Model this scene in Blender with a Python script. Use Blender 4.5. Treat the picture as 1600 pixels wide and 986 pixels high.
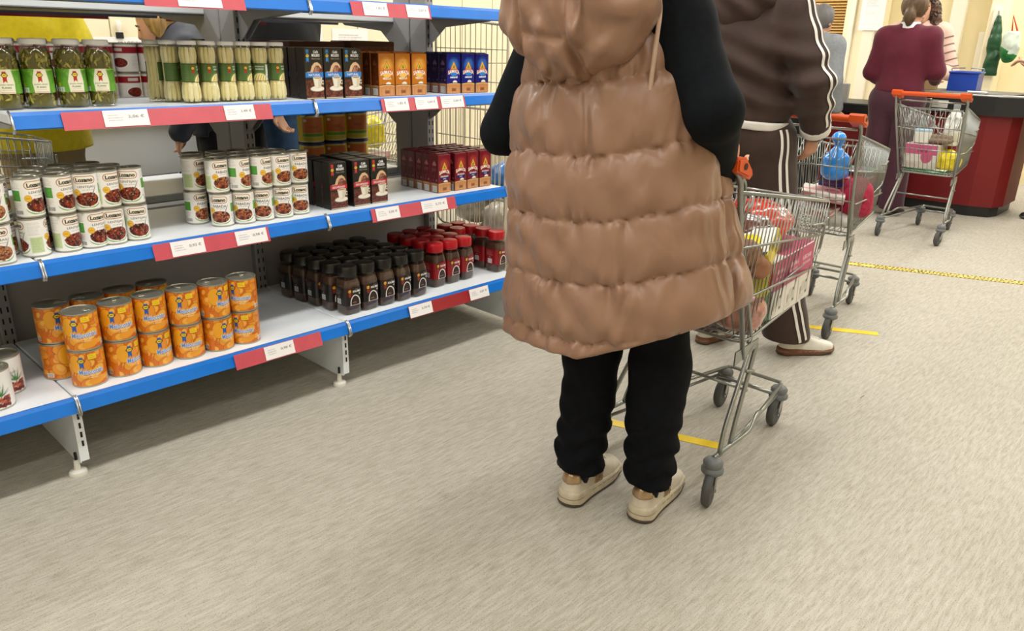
import bpy, math, random
import numpy as np
from math import sin, cos, pi, radians, sqrt, atan2
from mathutils import Matrix, Vector

for o in list(bpy.data.objects): bpy.data.objects.remove(o)
SC = bpy.context.scene
COL = SC.collection
random.seed(7); RNG = np.random.default_rng(7)

# ------------------------------------------------------------------ camera
# world frame: X runs along the aisle, Y goes into the shelving, Z up; front edge of the lowest shelf is Y = 0
def set_camera():
    cd = bpy.data.cameras.new('camera'); cam = bpy.data.objects.new('camera', cd); COL.objects.link(cam)
    cd.sensor_fit = 'HORIZONTAL'; cd.sensor_width = 36.0; cd.lens = 27.0; cd.clip_start = 0.02
    t, p, h = radians(19.7), radians(1.43), radians(46.6)
    F = Vector((0, cos(t), -sin(t))); r0 = Vector((1, 0, 0)); u0 = Vector((0, sin(t), cos(t)))
    R = r0*cos(p) + u0*sin(p); U = u0*cos(p) - r0*sin(p)
    rot = Matrix.Rotation(-h, 3, 'Z')
    R, U, B = rot @ R, rot @ U, rot @ (-F)
    m = Matrix(((R.x, U.x, B.x, -1.0527), (R.y, U.y, B.y, -2.358), (R.z, U.z, B.z, 1.3), (0, 0, 0, 1)))
    cam.matrix_world = m
    SC.camera = cam
set_camera()

# ------------------------------------------------------------------ world, lights, exposure
w = bpy.data.worlds.new('world'); SC.world = w; w.use_nodes = True
w.node_tree.nodes['Background'].inputs[0].default_value = (0.9, 0.95, 1.0, 1)
w.node_tree.nodes['Background'].inputs[1].default_value = 0.05
SC.view_settings.view_transform = 'Standard'; SC.view_settings.look = 'None'
SC.view_settings.exposure = 0.10; SC.view_settings.gamma = 1.0; SC.view_settings.use_curve_mapping = False
CEIL = 3.05
LAMPS = []   # (x, y, power) ceiling tube luminaires, each 1.5 m long along the aisle
for x in (-2.6, -0.6, 1.4, 3.4, 5.4, 7.4):
    q_ = 1.9 if x > 7 else 1.0; LAMPS.append((x, -0.9, 24*q_)); LAMPS.append((x, -2.9, 17*q_)); LAMPS.append((x, 2.3, 28*q_))
for (x, y, pw) in LAMPS:
    ld = bpy.data.lights.new('tube_light', 'AREA'); ld.shape = 'RECTANGLE'; ld.size = 1.5; ld.size_y = 0.22
    ld.energy = pw; ld.color = (1.0, 0.99, 0.965)
    lo = bpy.data.objects.new('tube_light', ld); COL.objects.link(lo); lo.location = (x, y, CEIL - 0.115)

# ------------------------------------------------------------------ helpers
def lin(c):
    if isinstance(c, str):
        c = c.lstrip('#'); c = tuple(int(c[i:i+2], 16)/255 for i in (0, 2, 4))
    return tuple(((v/12.92) if v <= 0.04045 else ((v+0.055)/1.055)**2.4) for v in c[:3])

MATS = {}
def mat(name, col, rough=0.5, metal=0.0, var=0.0, vscale=30.0, bump=0.0, bscale=80.0, stretch=None, coat=0.0, spec=0.5, sheen=0.0, emit=0.0):
    """procedural principled material: colour with noise variation and fine bump"""
    if name in MATS: return MATS[name]
    m = bpy.data.materials.new(name); m.use_nodes = True; nt = m.node_tree; b = nt.nodes['Principled BSDF']
    c = lin(col)
    b.inputs['Roughness'].default_value = rough; b.inputs['Metallic'].default_value = metal
    b.inputs['Specular IOR Level'].default_value = spec
    if coat: b.inputs['Coat Weight'].default_value = coat; b.inputs['Coat Roughness'].default_value = 0.08
    if sheen: b.inputs['Sheen Weight'].default_value = sheen; b.inputs['Sheen Roughness'].default_value = 0.4
    b.inputs['Base Color'].default_value = (*c, 1)
    if var or bump:
        tc = nt.nodes.new('ShaderNodeTexCoord'); mp = nt.nodes.new('ShaderNodeMapping')
        nt.links.new(tc.outputs['Object'], mp.inputs[0])
        if stretch: mp.inputs['Scale'].default_value = stretch
    if var:
        n = nt.nodes.new('ShaderNodeTexNoise'); n.inputs['Scale'].default_value = vscale; n.inputs['Detail'].default_value = 4
        nt.links.new(mp.outputs[0], n.inputs['Vector'])
        r = nt.nodes.new('ShaderNodeValToRGB')
        r.color_ramp.elements[0].position = 0.3; r.color_ramp.elements[1].position = 0.7
        r.color_ramp.elements[0].color = (*[max(0, v*(1-var)) for v in c], 1); r.color_ramp.elements[1].color = (*[min(1, v*(1+var)) for v in c], 1)
        nt.links.new(n.outputs['Fac'], r.inputs[0]); nt.links.new(r.outputs[0], b.inputs['Base Color'])
    if bump:
        n2 = nt.nodes.new('ShaderNodeTexNoise'); n2.inputs['Scale'].default_value = bscale; n2.inputs['Detail'].default_value = 3
        nt.links.new(mp.outputs[0], n2.inputs['Vector'])
        bp = nt.nodes.new('ShaderNodeBump'); bp.inputs['Strength'].default_value = bump; bp.inputs['Distance'].default_value = 0.005
        nt.links.new(n2.outputs['Fac'], bp.inputs['Height']); nt.links.new(bp.outputs[0], b.inputs['Normal'])
    if emit:
        b.inputs['Emission Color'].default_value = (*c, 1); b.inputs['Emission Strength'].default_value = emit
    MATS[name] = m
    return m

def mat_print(name, rough=0.35, coat=0.0, metal=0.0, spec=0.5):
    """printed surface: colour comes from the mesh's own colour attribute"""
    if name in MATS: return MATS[name]
    m = bpy.data.materials.new(name); m.use_nodes = True; nt = m.node_tree; b = nt.nodes['Principled BSDF']
    a = nt.nodes.new('ShaderNodeVertexColor'); a.layer_name = 'Col'
    nt.links.new(a.outputs['Color'], b.inputs['Base Color'])
    b.inputs['Roughness'].default_value = rough; b.inputs['Metallic'].default_value = metal; b.inputs['Specular IOR Level'].default_value = spec
    if coat: b.inputs['Coat Weight'].default_value = coat; b.inputs['Coat Roughness'].default_value = 0.05
    MATS[name] = m
    return m

def mat_glass(name='clear_glass', tint=(0.93, 0.95, 0.93), lo=0.03, hi=0.5):
    if name in MATS: return MATS[name]
    m = bpy.data.materials.new(name); m.use_nodes = True; nt = m.node_tree; nt.nodes.clear()
    out = nt.nodes.new('ShaderNodeOutputMaterial'); tr = nt.nodes.new('ShaderNodeBsdfTransparent'); gl = nt.nodes.new('ShaderNodeBsdfGlossy')
    mx = nt.nodes.new('ShaderNodeMixShader'); lw = nt.nodes.new('ShaderNodeLayerWeight'); mr = nt.nodes.new('ShaderNodeMapRange')
    tr.inputs[0].default_value = (*tint, 1); gl.inputs['Roughness'].default_value = 0.03; lw.inputs['Blend'].default_value = 0.25
    mr.inputs['To Min'].default_value = lo; mr.inputs['To Max'].default_value = hi
    nt.links.new(lw.outputs['Facing'], mr.inputs['Value']); nt.links.new(mr.outputs[0], mx.inputs[0])
    nt.links.new(tr.outputs[0], mx.inputs[1]); nt.links.new(gl.outputs[0], mx.inputs[2]); nt.links.new(mx.outputs[0], out.inputs[0])
    MATS[name] = m
    return m

def link(name, me, parent=None, loc=None, rz=None):
    o = bpy.data.objects.new(name, me); COL.objects.link(o)
    if parent is not None: o.parent = parent
    if loc is not None: o.location = loc
    if rz is not None: o.rotation_euler = (0, 0, rz)
    return o
def tag(o, label, cat=None, group=None, kind=None):
    if label: o['label'] = label
    if cat: o['category'] = cat
    if group: o['group'] = group
    if kind: o['kind'] = kind
    return o
def thing(name, label, cat, loc=(0, 0, 0), rz=0.0, group=None):
    o = link(name, None, None, loc, rz); o.empty_display_size = 0.05
    return tag(o, label, cat, group)
def dup(src, parent=None):
    c = src.copy(); COL.objects.link(c); c.parent = parent
    for ch in src.children: dup(ch, c)
    return c

def npmesh(name, v, f, m=None, smooth=True, cols=None):
    """mesh from arrays; f is a list of index tuples or an (n,k) array; cols per-vertex linear rgb"""
    me = bpy.data.meshes.new(name)
    v = np.asarray(v, dtype=np.float32)
    if isinstance(f, np.ndarray) and f.ndim == 2:
        k = f.shape[1]; nf = len(f)
        me.vertices.add(len(v)); me.vertices.foreach_set('co', v.ravel())
        me.loops.add(nf*k); me.loops.foreach_set('vertex_index', f.astype(np.int32).ravel())
        me.polygons.add(nf); me.polygons.foreach_set('loop_start', np.arange(0, nf*k, k, dtype=np.int32))
        me.update(calc_edges=True); me.validate()
    else:
        me.from_pydata(v.tolist(), [], [tuple(int(i) for i in q) for q in f]); me.update()
    if m is not None: me.materials.append(m)
    if smooth: me.polygons.foreach_set('use_smooth', np.ones(len(me.polygons), dtype=bool))
    if cols is not None:
        ca = me.color_attributes.new('Col', 'FLOAT_COLOR', 'POINT')
        c4 = np.ones((len(v), 4), dtype=np.float32); c4[:, :3] = cols
        ca.data.foreach_set('color', c4.ravel())
    return me

def fillet(pts, r, seg=4, closed=False):
    """round the corners of a polyline"""
    P = [Vector(p) for p in pts]; out = []; n = len(P)
    for i, p in enumerate(P):
        if not closed and i in (0, n-1): out.append(p); continue
        a, b = P[i-1]-p, P[(i+1) % n]-p
        rr = min(r, a.length*0.49, b.length*0.49)
        s, e = p+a.normalized()*rr, p+b.normalized()*rr
        for k in range(seg+1):
            t = k/seg; out.append((1-t)**2*s + 2*t*(1-t)*p + t*t*e)
    return out

class MB:
    def __init__(s): s.v = []; s.f = []
    def add(s, vs, fs):
        o = len(s.v); s.v += [tuple(p) for p in vs]; s.f += [tuple(i+o for i in q) for q in fs]; return s
    def box(s, x0, x1, y0, y1, z0, z1):
        vs = [(x, y, z) for z in (z0, z1) for y in (y0, y1) for x in (x0, x1)]
        return s.add(vs, [(0, 2, 3, 1), (4, 5, 7, 6), (0, 1, 5, 4), (2, 6, 7, 3), (0, 4, 6, 2), (1, 3, 7, 5)])
    def bbox(s, x0, x1, y0, y1, z0, z1, b=0.004):
        """box with chamfered vertical and horizontal edges"""
        xs = [(x0+b, x1-b, y0+b, y1-b, z0), (x0, x1, y0, y1, z0+b), (x0, x1, y0, y1, z1-b), (x0+b, x1-b, y0+b, y1-b, z1)]
        vs = []
        for (a, c, d, e, z) in xs:
            q = b
            vs += [(a+q, d, z), (c-q, d, z), (c, d+q, z), (c, e-q, z), (c-q, e, z), (a+q, e, z), (a, e-q, z), (a, d+q, z)]
        fs = [tuple(range(7, -1, -1)), tuple(range(24, 32))]
        for k in range(3):
            for i in range(8): fs.append((k*8+i, k*8+(i+1) % 8, k*8+8+(i+1) % 8, k*8+8+i))
        return s.add(vs, fs)
    def tube(s, pts, r, n=6, closed=False, caps=True):
        P = [Vector(p) for p in pts]; m = len(P)
        if m < 2: return s
        ts = []
        for i in range(m):
            if closed: t = P[(i+1) % m]-P[i-1]
            else: t = P[min(i+1, m-1)]-P[max(i-1, 0)]
            ts.append(t.normalized() if t.length > 1e-9 else Vector((0, 0, 1)))
        a = Vector((0, 0, 1)) if abs(ts[0].z) < 0.9 else Vector((1, 0, 0))
        nx = ts[0].cross(a).normalized(); vs = []
        for i in range(m):
            nx = (nx - ts[i]*nx.dot(ts[i])).normalized(); ny = ts[i].cross(nx)
            rr = r[i] if isinstance(r, (list, tuple)) else r
            for k in range(n):
                q = 2*pi*k/n; vs.append(P[i]+nx*(cos(q)*rr)+ny*(sin(q)*rr))
        fs = []
        for i in range(m if closed else m-1):
            j = (i+1) % m
            for k in range(n): fs.append((i*n+k, i*n+(k+1) % n, j*n+(k+1) % n, j*n+k))
        if caps and not closed: fs += [tuple(range(n-1, -1, -1)), tuple((m-1)*n+k for k in range(n))]
        return s.add(vs, fs)
    def lathe(s, prof, n=32, c=(0, 0, 0), shape=None):
        """prof: list of (r, z); shape(theta) optional radius factor"""
        vs = []; fs = []
        for (r, z) in prof:
            for k in range(n):
                q = 2*pi*k/n; f = shape(q) if shape else 1.0
                vs.append((c[0]+r*f*cos(q), c[1]+r*f*sin(q), c[2]+z))
        for i in range(len(prof)-1):
            for k in range(n): fs.append((i*n+k, i*n+(k+1) % n, (i+1)*n+(k+1) % n, (i+1)*n+k))
        if prof[0][0] > 1e-6: fs.append(tuple(range(n-1, -1, -1)))
        if prof[-1][0] > 1e-6: fs.append(tuple((len(prof)-1)*n+k for k in range(n)))
        return s.add(vs, fs)
    def prism(s, poly, axis, a, b):
        """extrude a 2D polygon along an axis (0,1,2) between a and b"""
        def p3(p, t):
            return [(t, p[0], p[1]), (p[0], t, p[1]), (p[0], p[1], t)][axis]
        n = len(poly); vs = [p3(p, a) for p in poly]+[p3(p, b) for p in poly]
        fs = [tuple(range(n-1, -1, -1)), tuple(range(n, 2*n))]+[(i, (i+1) % n, n+(i+1) % n, n+i) for i in range(n)]
        return s.add(vs, fs)
    def xform(s, M):
        s.v = [tuple(M @ Vector(p)) for p in s.v]; return s
    def mesh(s, name, m, smooth=False, angle=None):
        me = bpy.data.meshes.new(name); me.from_pydata(s.v, [], s.f); me.update()
        if m is not None: me.materials.append(m)
        if smooth:
            me.polygons.foreach_set('use_smooth', np.ones(len(me.polygons), dtype=bool))
            if angle: me.set_sharp_from_angle(angle=radians(angle))
        return me
    def build(s, name, m, parent=None, smooth=False, angle=40, loc=None, rz=None):
        return link(name, s.mesh(name, m, smooth, angle), parent, loc, rz)

def rbox_mesh(name, sx, sy, sz, m, b=0.004):
    return MB().bbox(-sx/2, sx/2, -sy/2, sy/2, 0, sz, b).mesh(name, m)

# ------------------------------------------------------------------ painter: prints flat graphics into mesh colours
TXT = {}
def text_tris(s, bold=0.0):
    key = (s, bold)
    if key in TXT: return TXT[key]
    cu = bpy.data.curves.new('t', 'FONT'); cu.body = s; cu.size = 1.0; cu.offset = bold; cu.resolution_u = 3
    o = bpy.data.objects.new('t', cu); me = o.to_mesh(); me.calc_loop_triangles()
    v = np.array([p.co[:2] for p in me.vertices], dtype=float).reshape(-1, 2); t = np.array([q.vertices[:] for q in me.loop_triangles], dtype=int).reshape(-1, 3)
    o.to_mesh_clear(); bpy.data.objects.remove(o); bpy.data.curves.remove(cu)
    if len(v): v = v - v.min(0)
    TXT[key] = (v, t)
    return TXT[key]

class Canvas:
    """W x H in millimetres, y up; res = samples per mm"""
    def __init__(s, W, H, bg, res=4.0):
        s.W, s.H, s.res = W, H, res; s.w, s.h = int(W*res), int(H*res)
        s.a = np.empty((s.h, s.w, 3)); s.a[:] = lin(bg)
        s.X, s.Y = np.meshgrid((np.arange(s.w)+.5)/res, (np.arange(s.h)+.5)/res)
    def _win(s, x0, y0, x1, y1):
        r = s.res
        return slice(max(0, int(y0*r)-1), max(0, min(s.h, int(y1*r)+2))), slice(max(0, int(x0*r)-1), max(0, min(s.w, int(x1*r)+2)))
    def rect(s, x0, y0, x1, y1, c):
        k = s._win(x0, y0, x1, y1); m = (s.X[k] >= x0) & (s.X[k] < x1) & (s.Y[k] >= y0) & (s.Y[k] < y1); s.a[k][m] = lin(c)
    def ell(s, cx, cy, rx, ry, c, rot=0.0, inner=0.0):
        R = max(rx, ry); k = s._win(cx-R, cy-R, cx+R, cy+R); dx, dy = s.X[k]-cx, s.Y[k]-cy
        u, v = dx*cos(rot)+dy*sin(rot), -dx*sin(rot)+dy*cos(rot)
        d = (u/rx)**2+(v/ry)**2; s.a[k][(d <= 1) & (d >= inner*inner)] = lin(c)
    def pill(s, cx, cy, hw, hh, c):
        k = s._win(cx-hw, cy-hh, cx+hw, cy+hh); dx = np.maximum(abs(s.X[k]-cx)-(hw-hh), 0); s.a[k][dx*dx+(s.Y[k]-cy)**2 <= hh*hh] = lin(c)
    def poly(s, pts, c):
        pts = np.array(pts, float); k = s._win(*pts.min(0), *pts.max(0)); X, Y = s.X[k], s.Y[k]; ins = np.zeros(X.shape, bool); n = len(pts)
        for i in range(n):
            (xi, yi), (xj, yj) = pts[i], pts[i-1]
            if yi == yj: continue
            ins ^= ((yi > Y) != (yj > Y)) & (X < (xj-xi)*(Y-yi)/(yj-yi)+xi)
        s.a[k][ins] = lin(c)
    def text(s, t, cx, cy, h, c, bold=0.0, width=None, arc=0.0, left=False):
        v, tr = text_tris(t, bold)
        if not len(v): return
        mx = v.max(0); p = v/mx[1]*h; sx = (width/(mx[0]/mx[1]*h)) if width else 1.0
        p = p*np.array([sx, 1.0]); W = mx[0]/mx[1]*h*sx
        if not left: p[:, 0] -= W/2
        p[:, 1] -= h/2
        if arc: p[:, 1] -= arc*(p[:, 0]/(W/2))**2
        p = p+np.array([cx, cy]); col = lin(c)
        for q in tr:
            a, b, d = p[q[0]], p[q[1]], p[q[2]]
            lo = np.minimum(np.minimum(a, b), d); hi = np.maximum(np.maximum(a, b), d)
            k = s._win(*lo, *hi); X, Y = s.X[k], s.Y[k]
            if X.size == 0: continue
            def e(P, Q): return (Q[0]-P[0])*(Y-P[1])-(Q[1]-P[1])*(X-P[0])
            e1, e2, e3 = e(a, b), e(b, d), e(d, a)
            s.a[k][((e1 >= 0) & (e2 >= 0) & (e3 >= 0)) | ((e1 <= 0) & (e2 <= 0) & (e3 <= 0))] = col
    def blobs(s, x0, y0, x1, y1, cols, r, n, squash=0.6, clip=None):
        """scatter of small shaded ellipses: beans, lentils, stew"""
        for _ in range(n):
            x, y = random.uniform(x0, x1), random.uniform(y0, y1)
            if clip and not clip(x, y): continue
            c = random.choice(cols); q = random.uniform(.7, 1.25)*r; a = random.uniform(0, pi)
            s.ell(x, y, q, q*squash, c, a)
    def lines(s, x0, y0, x1, y1, n, c, t=0.5):
        """rows of small illegible print"""
        for i in range(n):
            y = y1-(i+.5)*(y1-y0)/n; x = x0
            xe = x0+(x1-x0)*random.uniform(.7, 1)
            while x < xe:
                d = random.uniform(1.0, 4.0); s.rect(x, y-t/2, min(x+d, xe), y+t/2, c); x += d+0.9
    def barcode(s, x0, y0, x1, y1):
        s.rect(x0, y0, x1, y1, '#f4f4f2'); x = x0+1
        while x < x1-1:
            d = random.uniform(.3, 1.1); s.rect(x, y0+1, x+d, y1-1, '#151515'); x += d+random.uniform(.3, 1.0)
    def sample(s, nx, ny):
        """(ny,nx,3) box filtered colours at grid vertices"""
        g = max(1, int(round(s.w/nx/1.0))); c = np.cumsum(np.cumsum(np.pad(s.a, ((1, 0), (1, 0), (0, 0))), 0), 1)
        out = np.zeros((ny, nx, 3))
        xs = np.linspace(0, s.w, nx); ys = np.linspace(0, s.h, ny); hx, hy = max(.75, s.w/nx/2), max(.75, s.h/ny/2)
        x0 = np.clip(np.round(xs-hx), 0, s.w-1).astype(int); x1 = np.clip(np.round(xs+hx), 1, s.w).astype(int); x1 = np.maximum(x1, x0+1)
        y0 = np.clip(np.round(ys-hy), 0, s.h-1).astype(int); y1 = np.clip(np.round(ys+hy), 1, s.h).astype(int); y1 = np.maximum(y1, y0+1)
        A = c[y1][:, x1]-c[y0][:, x1]-c[y1][:, x0]+c[y0][:, x0]
        return A/((y1-y0)[:, None, None]*(x1-x0)[None, :, None])

def grid_faces(nx, ny, wrap=False):
    i, j = np.meshgrid(np.arange(nx if wrap else nx-1), np.arange(ny-1)); i = i.ravel(); j = j.ravel(); i2 = (i+1) % nx
    return np.stack([j*nx+i, j*nx+i2, (j+1)*nx+i2, (j+1)*nx+i], 1)
def wrap_mesh(name, cv, fn, nx, ny, m, flip=False):
    """printed sheet: fn(s, t) -> xyz with s, t in 0..1 across the canvas"""
    S, T = np.meshgrid(np.linspace(0, 1, nx), np.linspace(0, 1, ny)); v = np.stack(fn(S.ravel(), T.ravel()), 1)
    f = grid_faces(nx, ny)
    if flip: f = f[:, ::-1]
    return npmesh(name, v, f, m, True, cv.sample(nx, ny).reshape(-1, 3))
ORD = ['first', 'second', 'third', 'fourth', 'fifth', 'sixth', 'seventh', 'eighth', 'ninth', 'tenth', 'eleventh', 'twelfth']
# ------------------------------------------------------------------ the room
def plane_mesh(name, pts, m):
    return npmesh(name, pts, [(0, 1, 2, 3)], m, False)
def floor_material():
    m = bpy.data.materials.new('vinyl_floor'); m.use_nodes = True; nt = m.node_tree; b = nt.nodes['Principled BSDF']; b.inputs['Specular IOR Level'].default_value = 0.35
    tc = nt.nodes.new('ShaderNodeTexCoord')
    def noise(scale, det, st, rot=0.0):
        mp = nt.nodes.new('ShaderNodeMapping'); mp.inputs['Scale'].default_value = st; mp.inputs['Rotation'].default_value = (0, 0, rot)
        n = nt.nodes.new('ShaderNodeTexNoise'); n.inputs['Scale'].default_value = scale; n.inputs['Detail'].default_value = det
        nt.links.new(tc.outputs['Object'], mp.inputs[0]); nt.links.new(mp.outputs[0], n.inputs['Vector']); return n
    def ramp(src, p0, p1, c0, c1):
        r = nt.nodes.new('ShaderNodeValToRGB'); e = r.color_ramp.elements; e[0].position = p0; e[1].position = p1
        e[0].color = (*lin(c0), 1); e[1].color = (*lin(c1), 1); nt.links.new(src.outputs['Fac'], r.inputs[0]); return r
    def mix(kind, fac, a, bb):
        x = nt.nodes.new('ShaderNodeMixRGB'); x.blend_type = kind; x.inputs[0].default_value = fac
        nt.links.new(a.outputs[0], x.inputs[1]); nt.links.new(bb.outputs[0], x.inputs[2]); return x
    base = ramp(noise(1.3, 3, (1, 1, 1)), 0.3, 0.7, '#bbb6aa', '#c3beb3')
    streak = ramp(noise(90, 3, (0.14, 1, 1), 0.12), 0.36, 0.64, '#e9e7e2', '#ffffff')
    streak2 = ramp(noise(230, 2, (0.10, 1, 1), -0.05), 0.30, 0.52, '#dedcd6', '#ffffff')
    speck = ramp(noise(420, 2, (0.5, 1, 1)), 0.30, 0.42, '#bcb9b0', '#ffffff')
    scuff = ramp(noise(9, 6, (0.35, 2.2, 1), 0.5), 0.245, 0.27, '#55524c', '#ffffff')
    c = mix('MULTIPLY', 1.0, mix('MULTIPLY', 1.0, mix('MULTIPLY', 0.7, mix('MULTIPLY', 0.9, base, streak), streak2), speck), scuff)
    nt.links.new(c.outputs[0], b.inputs['Base Color'])
    r = ramp(noise(3, 4, (1, 1, 1)), 0.3, 0.7, '#c4c4c4', '#dcdcdc'); nt.links.new(r.outputs[0], b.inputs['Roughness'])
    bp = nt.nodes.new('ShaderNodeBump'); bp.inputs['Strength'].default_value = 0.08; bp.inputs['Distance'].default_value = 0.002
    nt.links.new(noise(260, 2, (0.3, 1, 1)).outputs['Fac'], bp.inputs['Height']); nt.links.new(bp.outputs[0], b.inputs['Normal'])
    return m
X0, X1, Y0, Y1 = -5.0, 8.5, -6.0, 3.4
M_WALL = mat('cream_paint', '#f5e6b8', 0.6, var=0.03, vscale=2.5, bump=0.05, bscale=60)
M_WALL2 = mat('pale_cream_paint', '#f3e8c6', 0.6, var=0.03, vscale=2.5)
M_TRIM = mat('off_white_gloss_paint', '#f0ead6', 0.4)
def struct(name, me, label=None):
    o = link(name, me); o['kind'] = 'structure'
    if label: o['label'] = label
    return o
struct('floor', plane_mesh('floor', [(X0, Y0, 0), (X1, Y0, 0), (X1, Y1, 0), (X0, Y1, 0)], floor_material()), 'grey streaked vinyl shop floor')
struct('ceiling', plane_mesh('ceiling', [(X0, Y0, CEIL), (X0, Y1, CEIL), (X1, Y1, CEIL), (X1, Y0, CEIL)], mat('ceiling_white', '#e9e6dc', 0.8)), 'white ceiling above the shop')
struct('wall_near', plane_mesh('wall_near', [(X0, Y0, 0), (X0, Y1, 0), (X0, Y1, CEIL), (X0, Y0, CEIL)], M_WALL2), 'cream wall at the near end of the aisle')
struct('wall_right', plane_mesh('wall_right', [(X0, Y0, 0), (X0, Y0, CEIL), (X1, Y0, CEIL), (X1, Y0, 0)], M_WALL2), 'cream wall along the right side')
struct('wall_far', plane_mesh('wall_far', [(X1, Y0, 0), (X1, Y0, CEIL), (X1, Y1+1.2, CEIL), (X1, Y1+1.2, 0)], M_WALL), 'cream painted wall behind the checkouts')
# tiled wall behind the gondola: individual tiles where they show, set on a grout backing
wl = struct('wall_left', MB().box(X0, X1, Y1, Y1+0.1, 0, CEIL).mesh('wall_left', mat('tile_grout', '#b9ae92', 0.8)), 'cream tiled wall behind the shelving')
M_TILE = mat('cream_glazed_tile', '#efe4c4', 0.22, var=0.03, vscale=4)
tile_me = MB().bbox(-0.196, 0.196, -0.008, 0.0, -0.196, 0.196, 0.003).mesh('tile', M_TILE)
for i in range(13):
    for k in range(6):
        link('tile', tile_me, wl, (0.2+0.4*i-0.16, Y1, 0.68+0.2+0.4*k-0.4))
# ceiling luminaires
lum = MB().bbox(-0.78, 0.78, -0.14, 0.14, 0.0, 0.08, 0.01).mesh('housing', mat('lamp_housing', '#e8e8e4', 0.5))
lumd = MB().box(-0.75, 0.75, -0.11, 0.11, -0.008, 0.0).mesh('diffuser', mat('lamp_diffuser', '#fff6e0', 0.4, emit=2.0))
for i, (x, y, pw) in enumerate(LAMPS):
    side = {-0.9: 'over the main aisle', -2.9: 'over the right side of the shop', 2.3: 'behind the shelving'}[y]
    t = thing('ceiling_lamp', f'white fluorescent ceiling lamp {side}, {ORD[i//3]} one along the aisle', 'lamp', (x, y, CEIL-0.085), 0, 'ceiling lamps')
    link('housing', lum, t); link('diffuser', lumd, t)
# far wall: window with slatted blind, pilasters, trims
wn = thing('window_1', None, None, (X1, 1.85, 1.04)); wn['kind'] = 'structure'; wn['label'] = 'window covered by a closed tan slatted blind'
M_SLAT = mat('blind_slat', '#b8904e', 0.5)
slat = MB().prism([(-0.02, 0.0), (0.012, 0.034), (0.016, 0.032), (-0.016, -0.002)], 1, -0.42, 0.42)
sme = slat.mesh('slat', M_SLAT)
for k in range(30): link('slat', sme, wn, (-0.05, 0, 0.03+k*0.031))
MB().box(-0.03, -0.005, -0.42, 0.42, 0.0, 1.0).build('pane', mat('dark_pane', '#5e4a30', 0.3), wn)
MB().box(-0.09, -0.01, -0.43, 0.43, -0.03, 0.012).build('bottom_rail', M_SLAT, wn)
tr = struct('trim_1', MB().bbox(X1-0.16, X1-0.01, 0.98, 1.42, 0, CEIL-.01, 0.01).mesh('trim_1', M_WALL2), 'pale pilaster beside the blind')
MB().bbox(X1-0.2, X1-0.16, 1.06, 1.18, 0, CEIL-.02, 0.005).build('moulding', M_TRIM, tr)
MB().bbox(X1-0.19, X1-0.16, 1.30, 1.36, 0, CEIL-.02, 0.005).build('moulding', M_TRIM, tr)
tr = struct('trim_2', MB().bbox(X1-0.10, X1-0.01, 0.20, 0.34, 0, CEIL-.01, 0.01).mesh('trim_2', M_TRIM), 'white painted upright strip on the cream wall')
tr = struct('trim_3', MB().bbox(X1-0.06, X1-0.01, -0.03, 0.04, 0, 1.5, 0.01).mesh('trim_3', M_TRIM), 'short white cable duct on the cream wall')
tr = struct('trim_4', MB().bbox(X1-0.24, X1-0.01, -0.22, -0.06, 0, CEIL-.01, 0.01).mesh('trim_4', M_WALL2), 'pale square pillar by the hanging bag')
MB().bbox(X1-0.27, X1-0.24, -0.18, -0.10, 1.35, 1.72, 0.004).build('switch_plate', M_TRIM, tr)
cvp = Canvas(170, 250, '#f2f0ee', 1.5); cvp.lines(30, 150, 130, 225, 9, '#8a8890', 2.2); cvp.lines(35, 100, 120, 130, 3, '#b58f90', 2.2)
ns = link('notice_sheet', wrap_mesh('notice_sheet', cvp, lambda s, t: (-0.002*np.sin(s*3), 0.13-0.26*s, 0.40*t), 40, 60, mat_print('paper_print', 0.7)), None, (X1-0.21, 1.10, 1.50))
tag(ns, 'white printed notice taped to the pale pilaster', 'notice')
# angled cream display boxes on the far wall, seen over the shoulder
for i, (y, z) in enumerate(((3.45, 1.52), (3.0, 1.44))):
    o = MB().prism([(-0.28, 0.16), (0.0, 0.16), (0.0, -0.12), (-0.16, -0.12)], 1, -0.17, 0.17).build('wall_bracket_box', mat('box_cream', '#d8bf86', 0.6), None, loc=(X1-0.005, y, z))
    tag(o, f'small cream wall box with sloping underside, {"left" if i == 0 else "right"} of the two', 'wall box')

# floor markings
cvh = Canvas(1500, 60, '#e9c93b', 0.8)
for k in range(60):
    cvh.poly([(k*25, 0), (k*25+13, 0), (k*25+21, 12), (k*25+8, 12)], '#1d1a10'); cvh.poly([(k*25, 48), (k*25+13, 48), (k*25+21, 60), (k*25+8, 60)], '#1d1a10')
cvh.rect(0, 12, 1500, 48, '#ecd26a')
cvh.text('POR FAVOR MANTENGA LA DISTANCIA DE SEGURIDAD', 780, 30, 26, '#1d1a10', 0.02, width=1180); cvh.text('X', 90, 30, 28, '#1d1a10', 0.02)
def strip(name, a, b, wid, m, label, cv=None, nx=300, ny=12):
    a = np.array(a, float); b = np.array(b, float); L = np.linalg.norm(b-a); d = (b-a)/L; q = np.array([-d[1], d[0]])
    if cv is None:
        mb = MB().box(0, L, -wid/2, wid/2, 0.0005, 0.0016); me = mb.mesh(name, m)
    else:
        me = wrap_mesh(name, cv, lambda s, t: (s*L, (t-.5)*wid, 0*s+0.0012), nx, ny, m)
    o = link(name, me, None, (a[0], a[1], 0), atan2(d[1], d[0])); return tag(o, label, 'floor tape')
M_TAPE = mat('yellow_tape', '#f2cf22', 0.45, var=0.12, vscale=9)
strip('floor_tape', (1.02, -0.90), (1.15, -1.27), 0.045, M_TAPE, 'yellow floor tape under the nearest trolley')
strip('floor_tape', (2.545, -0.95), (2.71, -1.25), 0.05, M_TAPE, 'yellow floor tape by the wheel of the second trolley')
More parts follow.
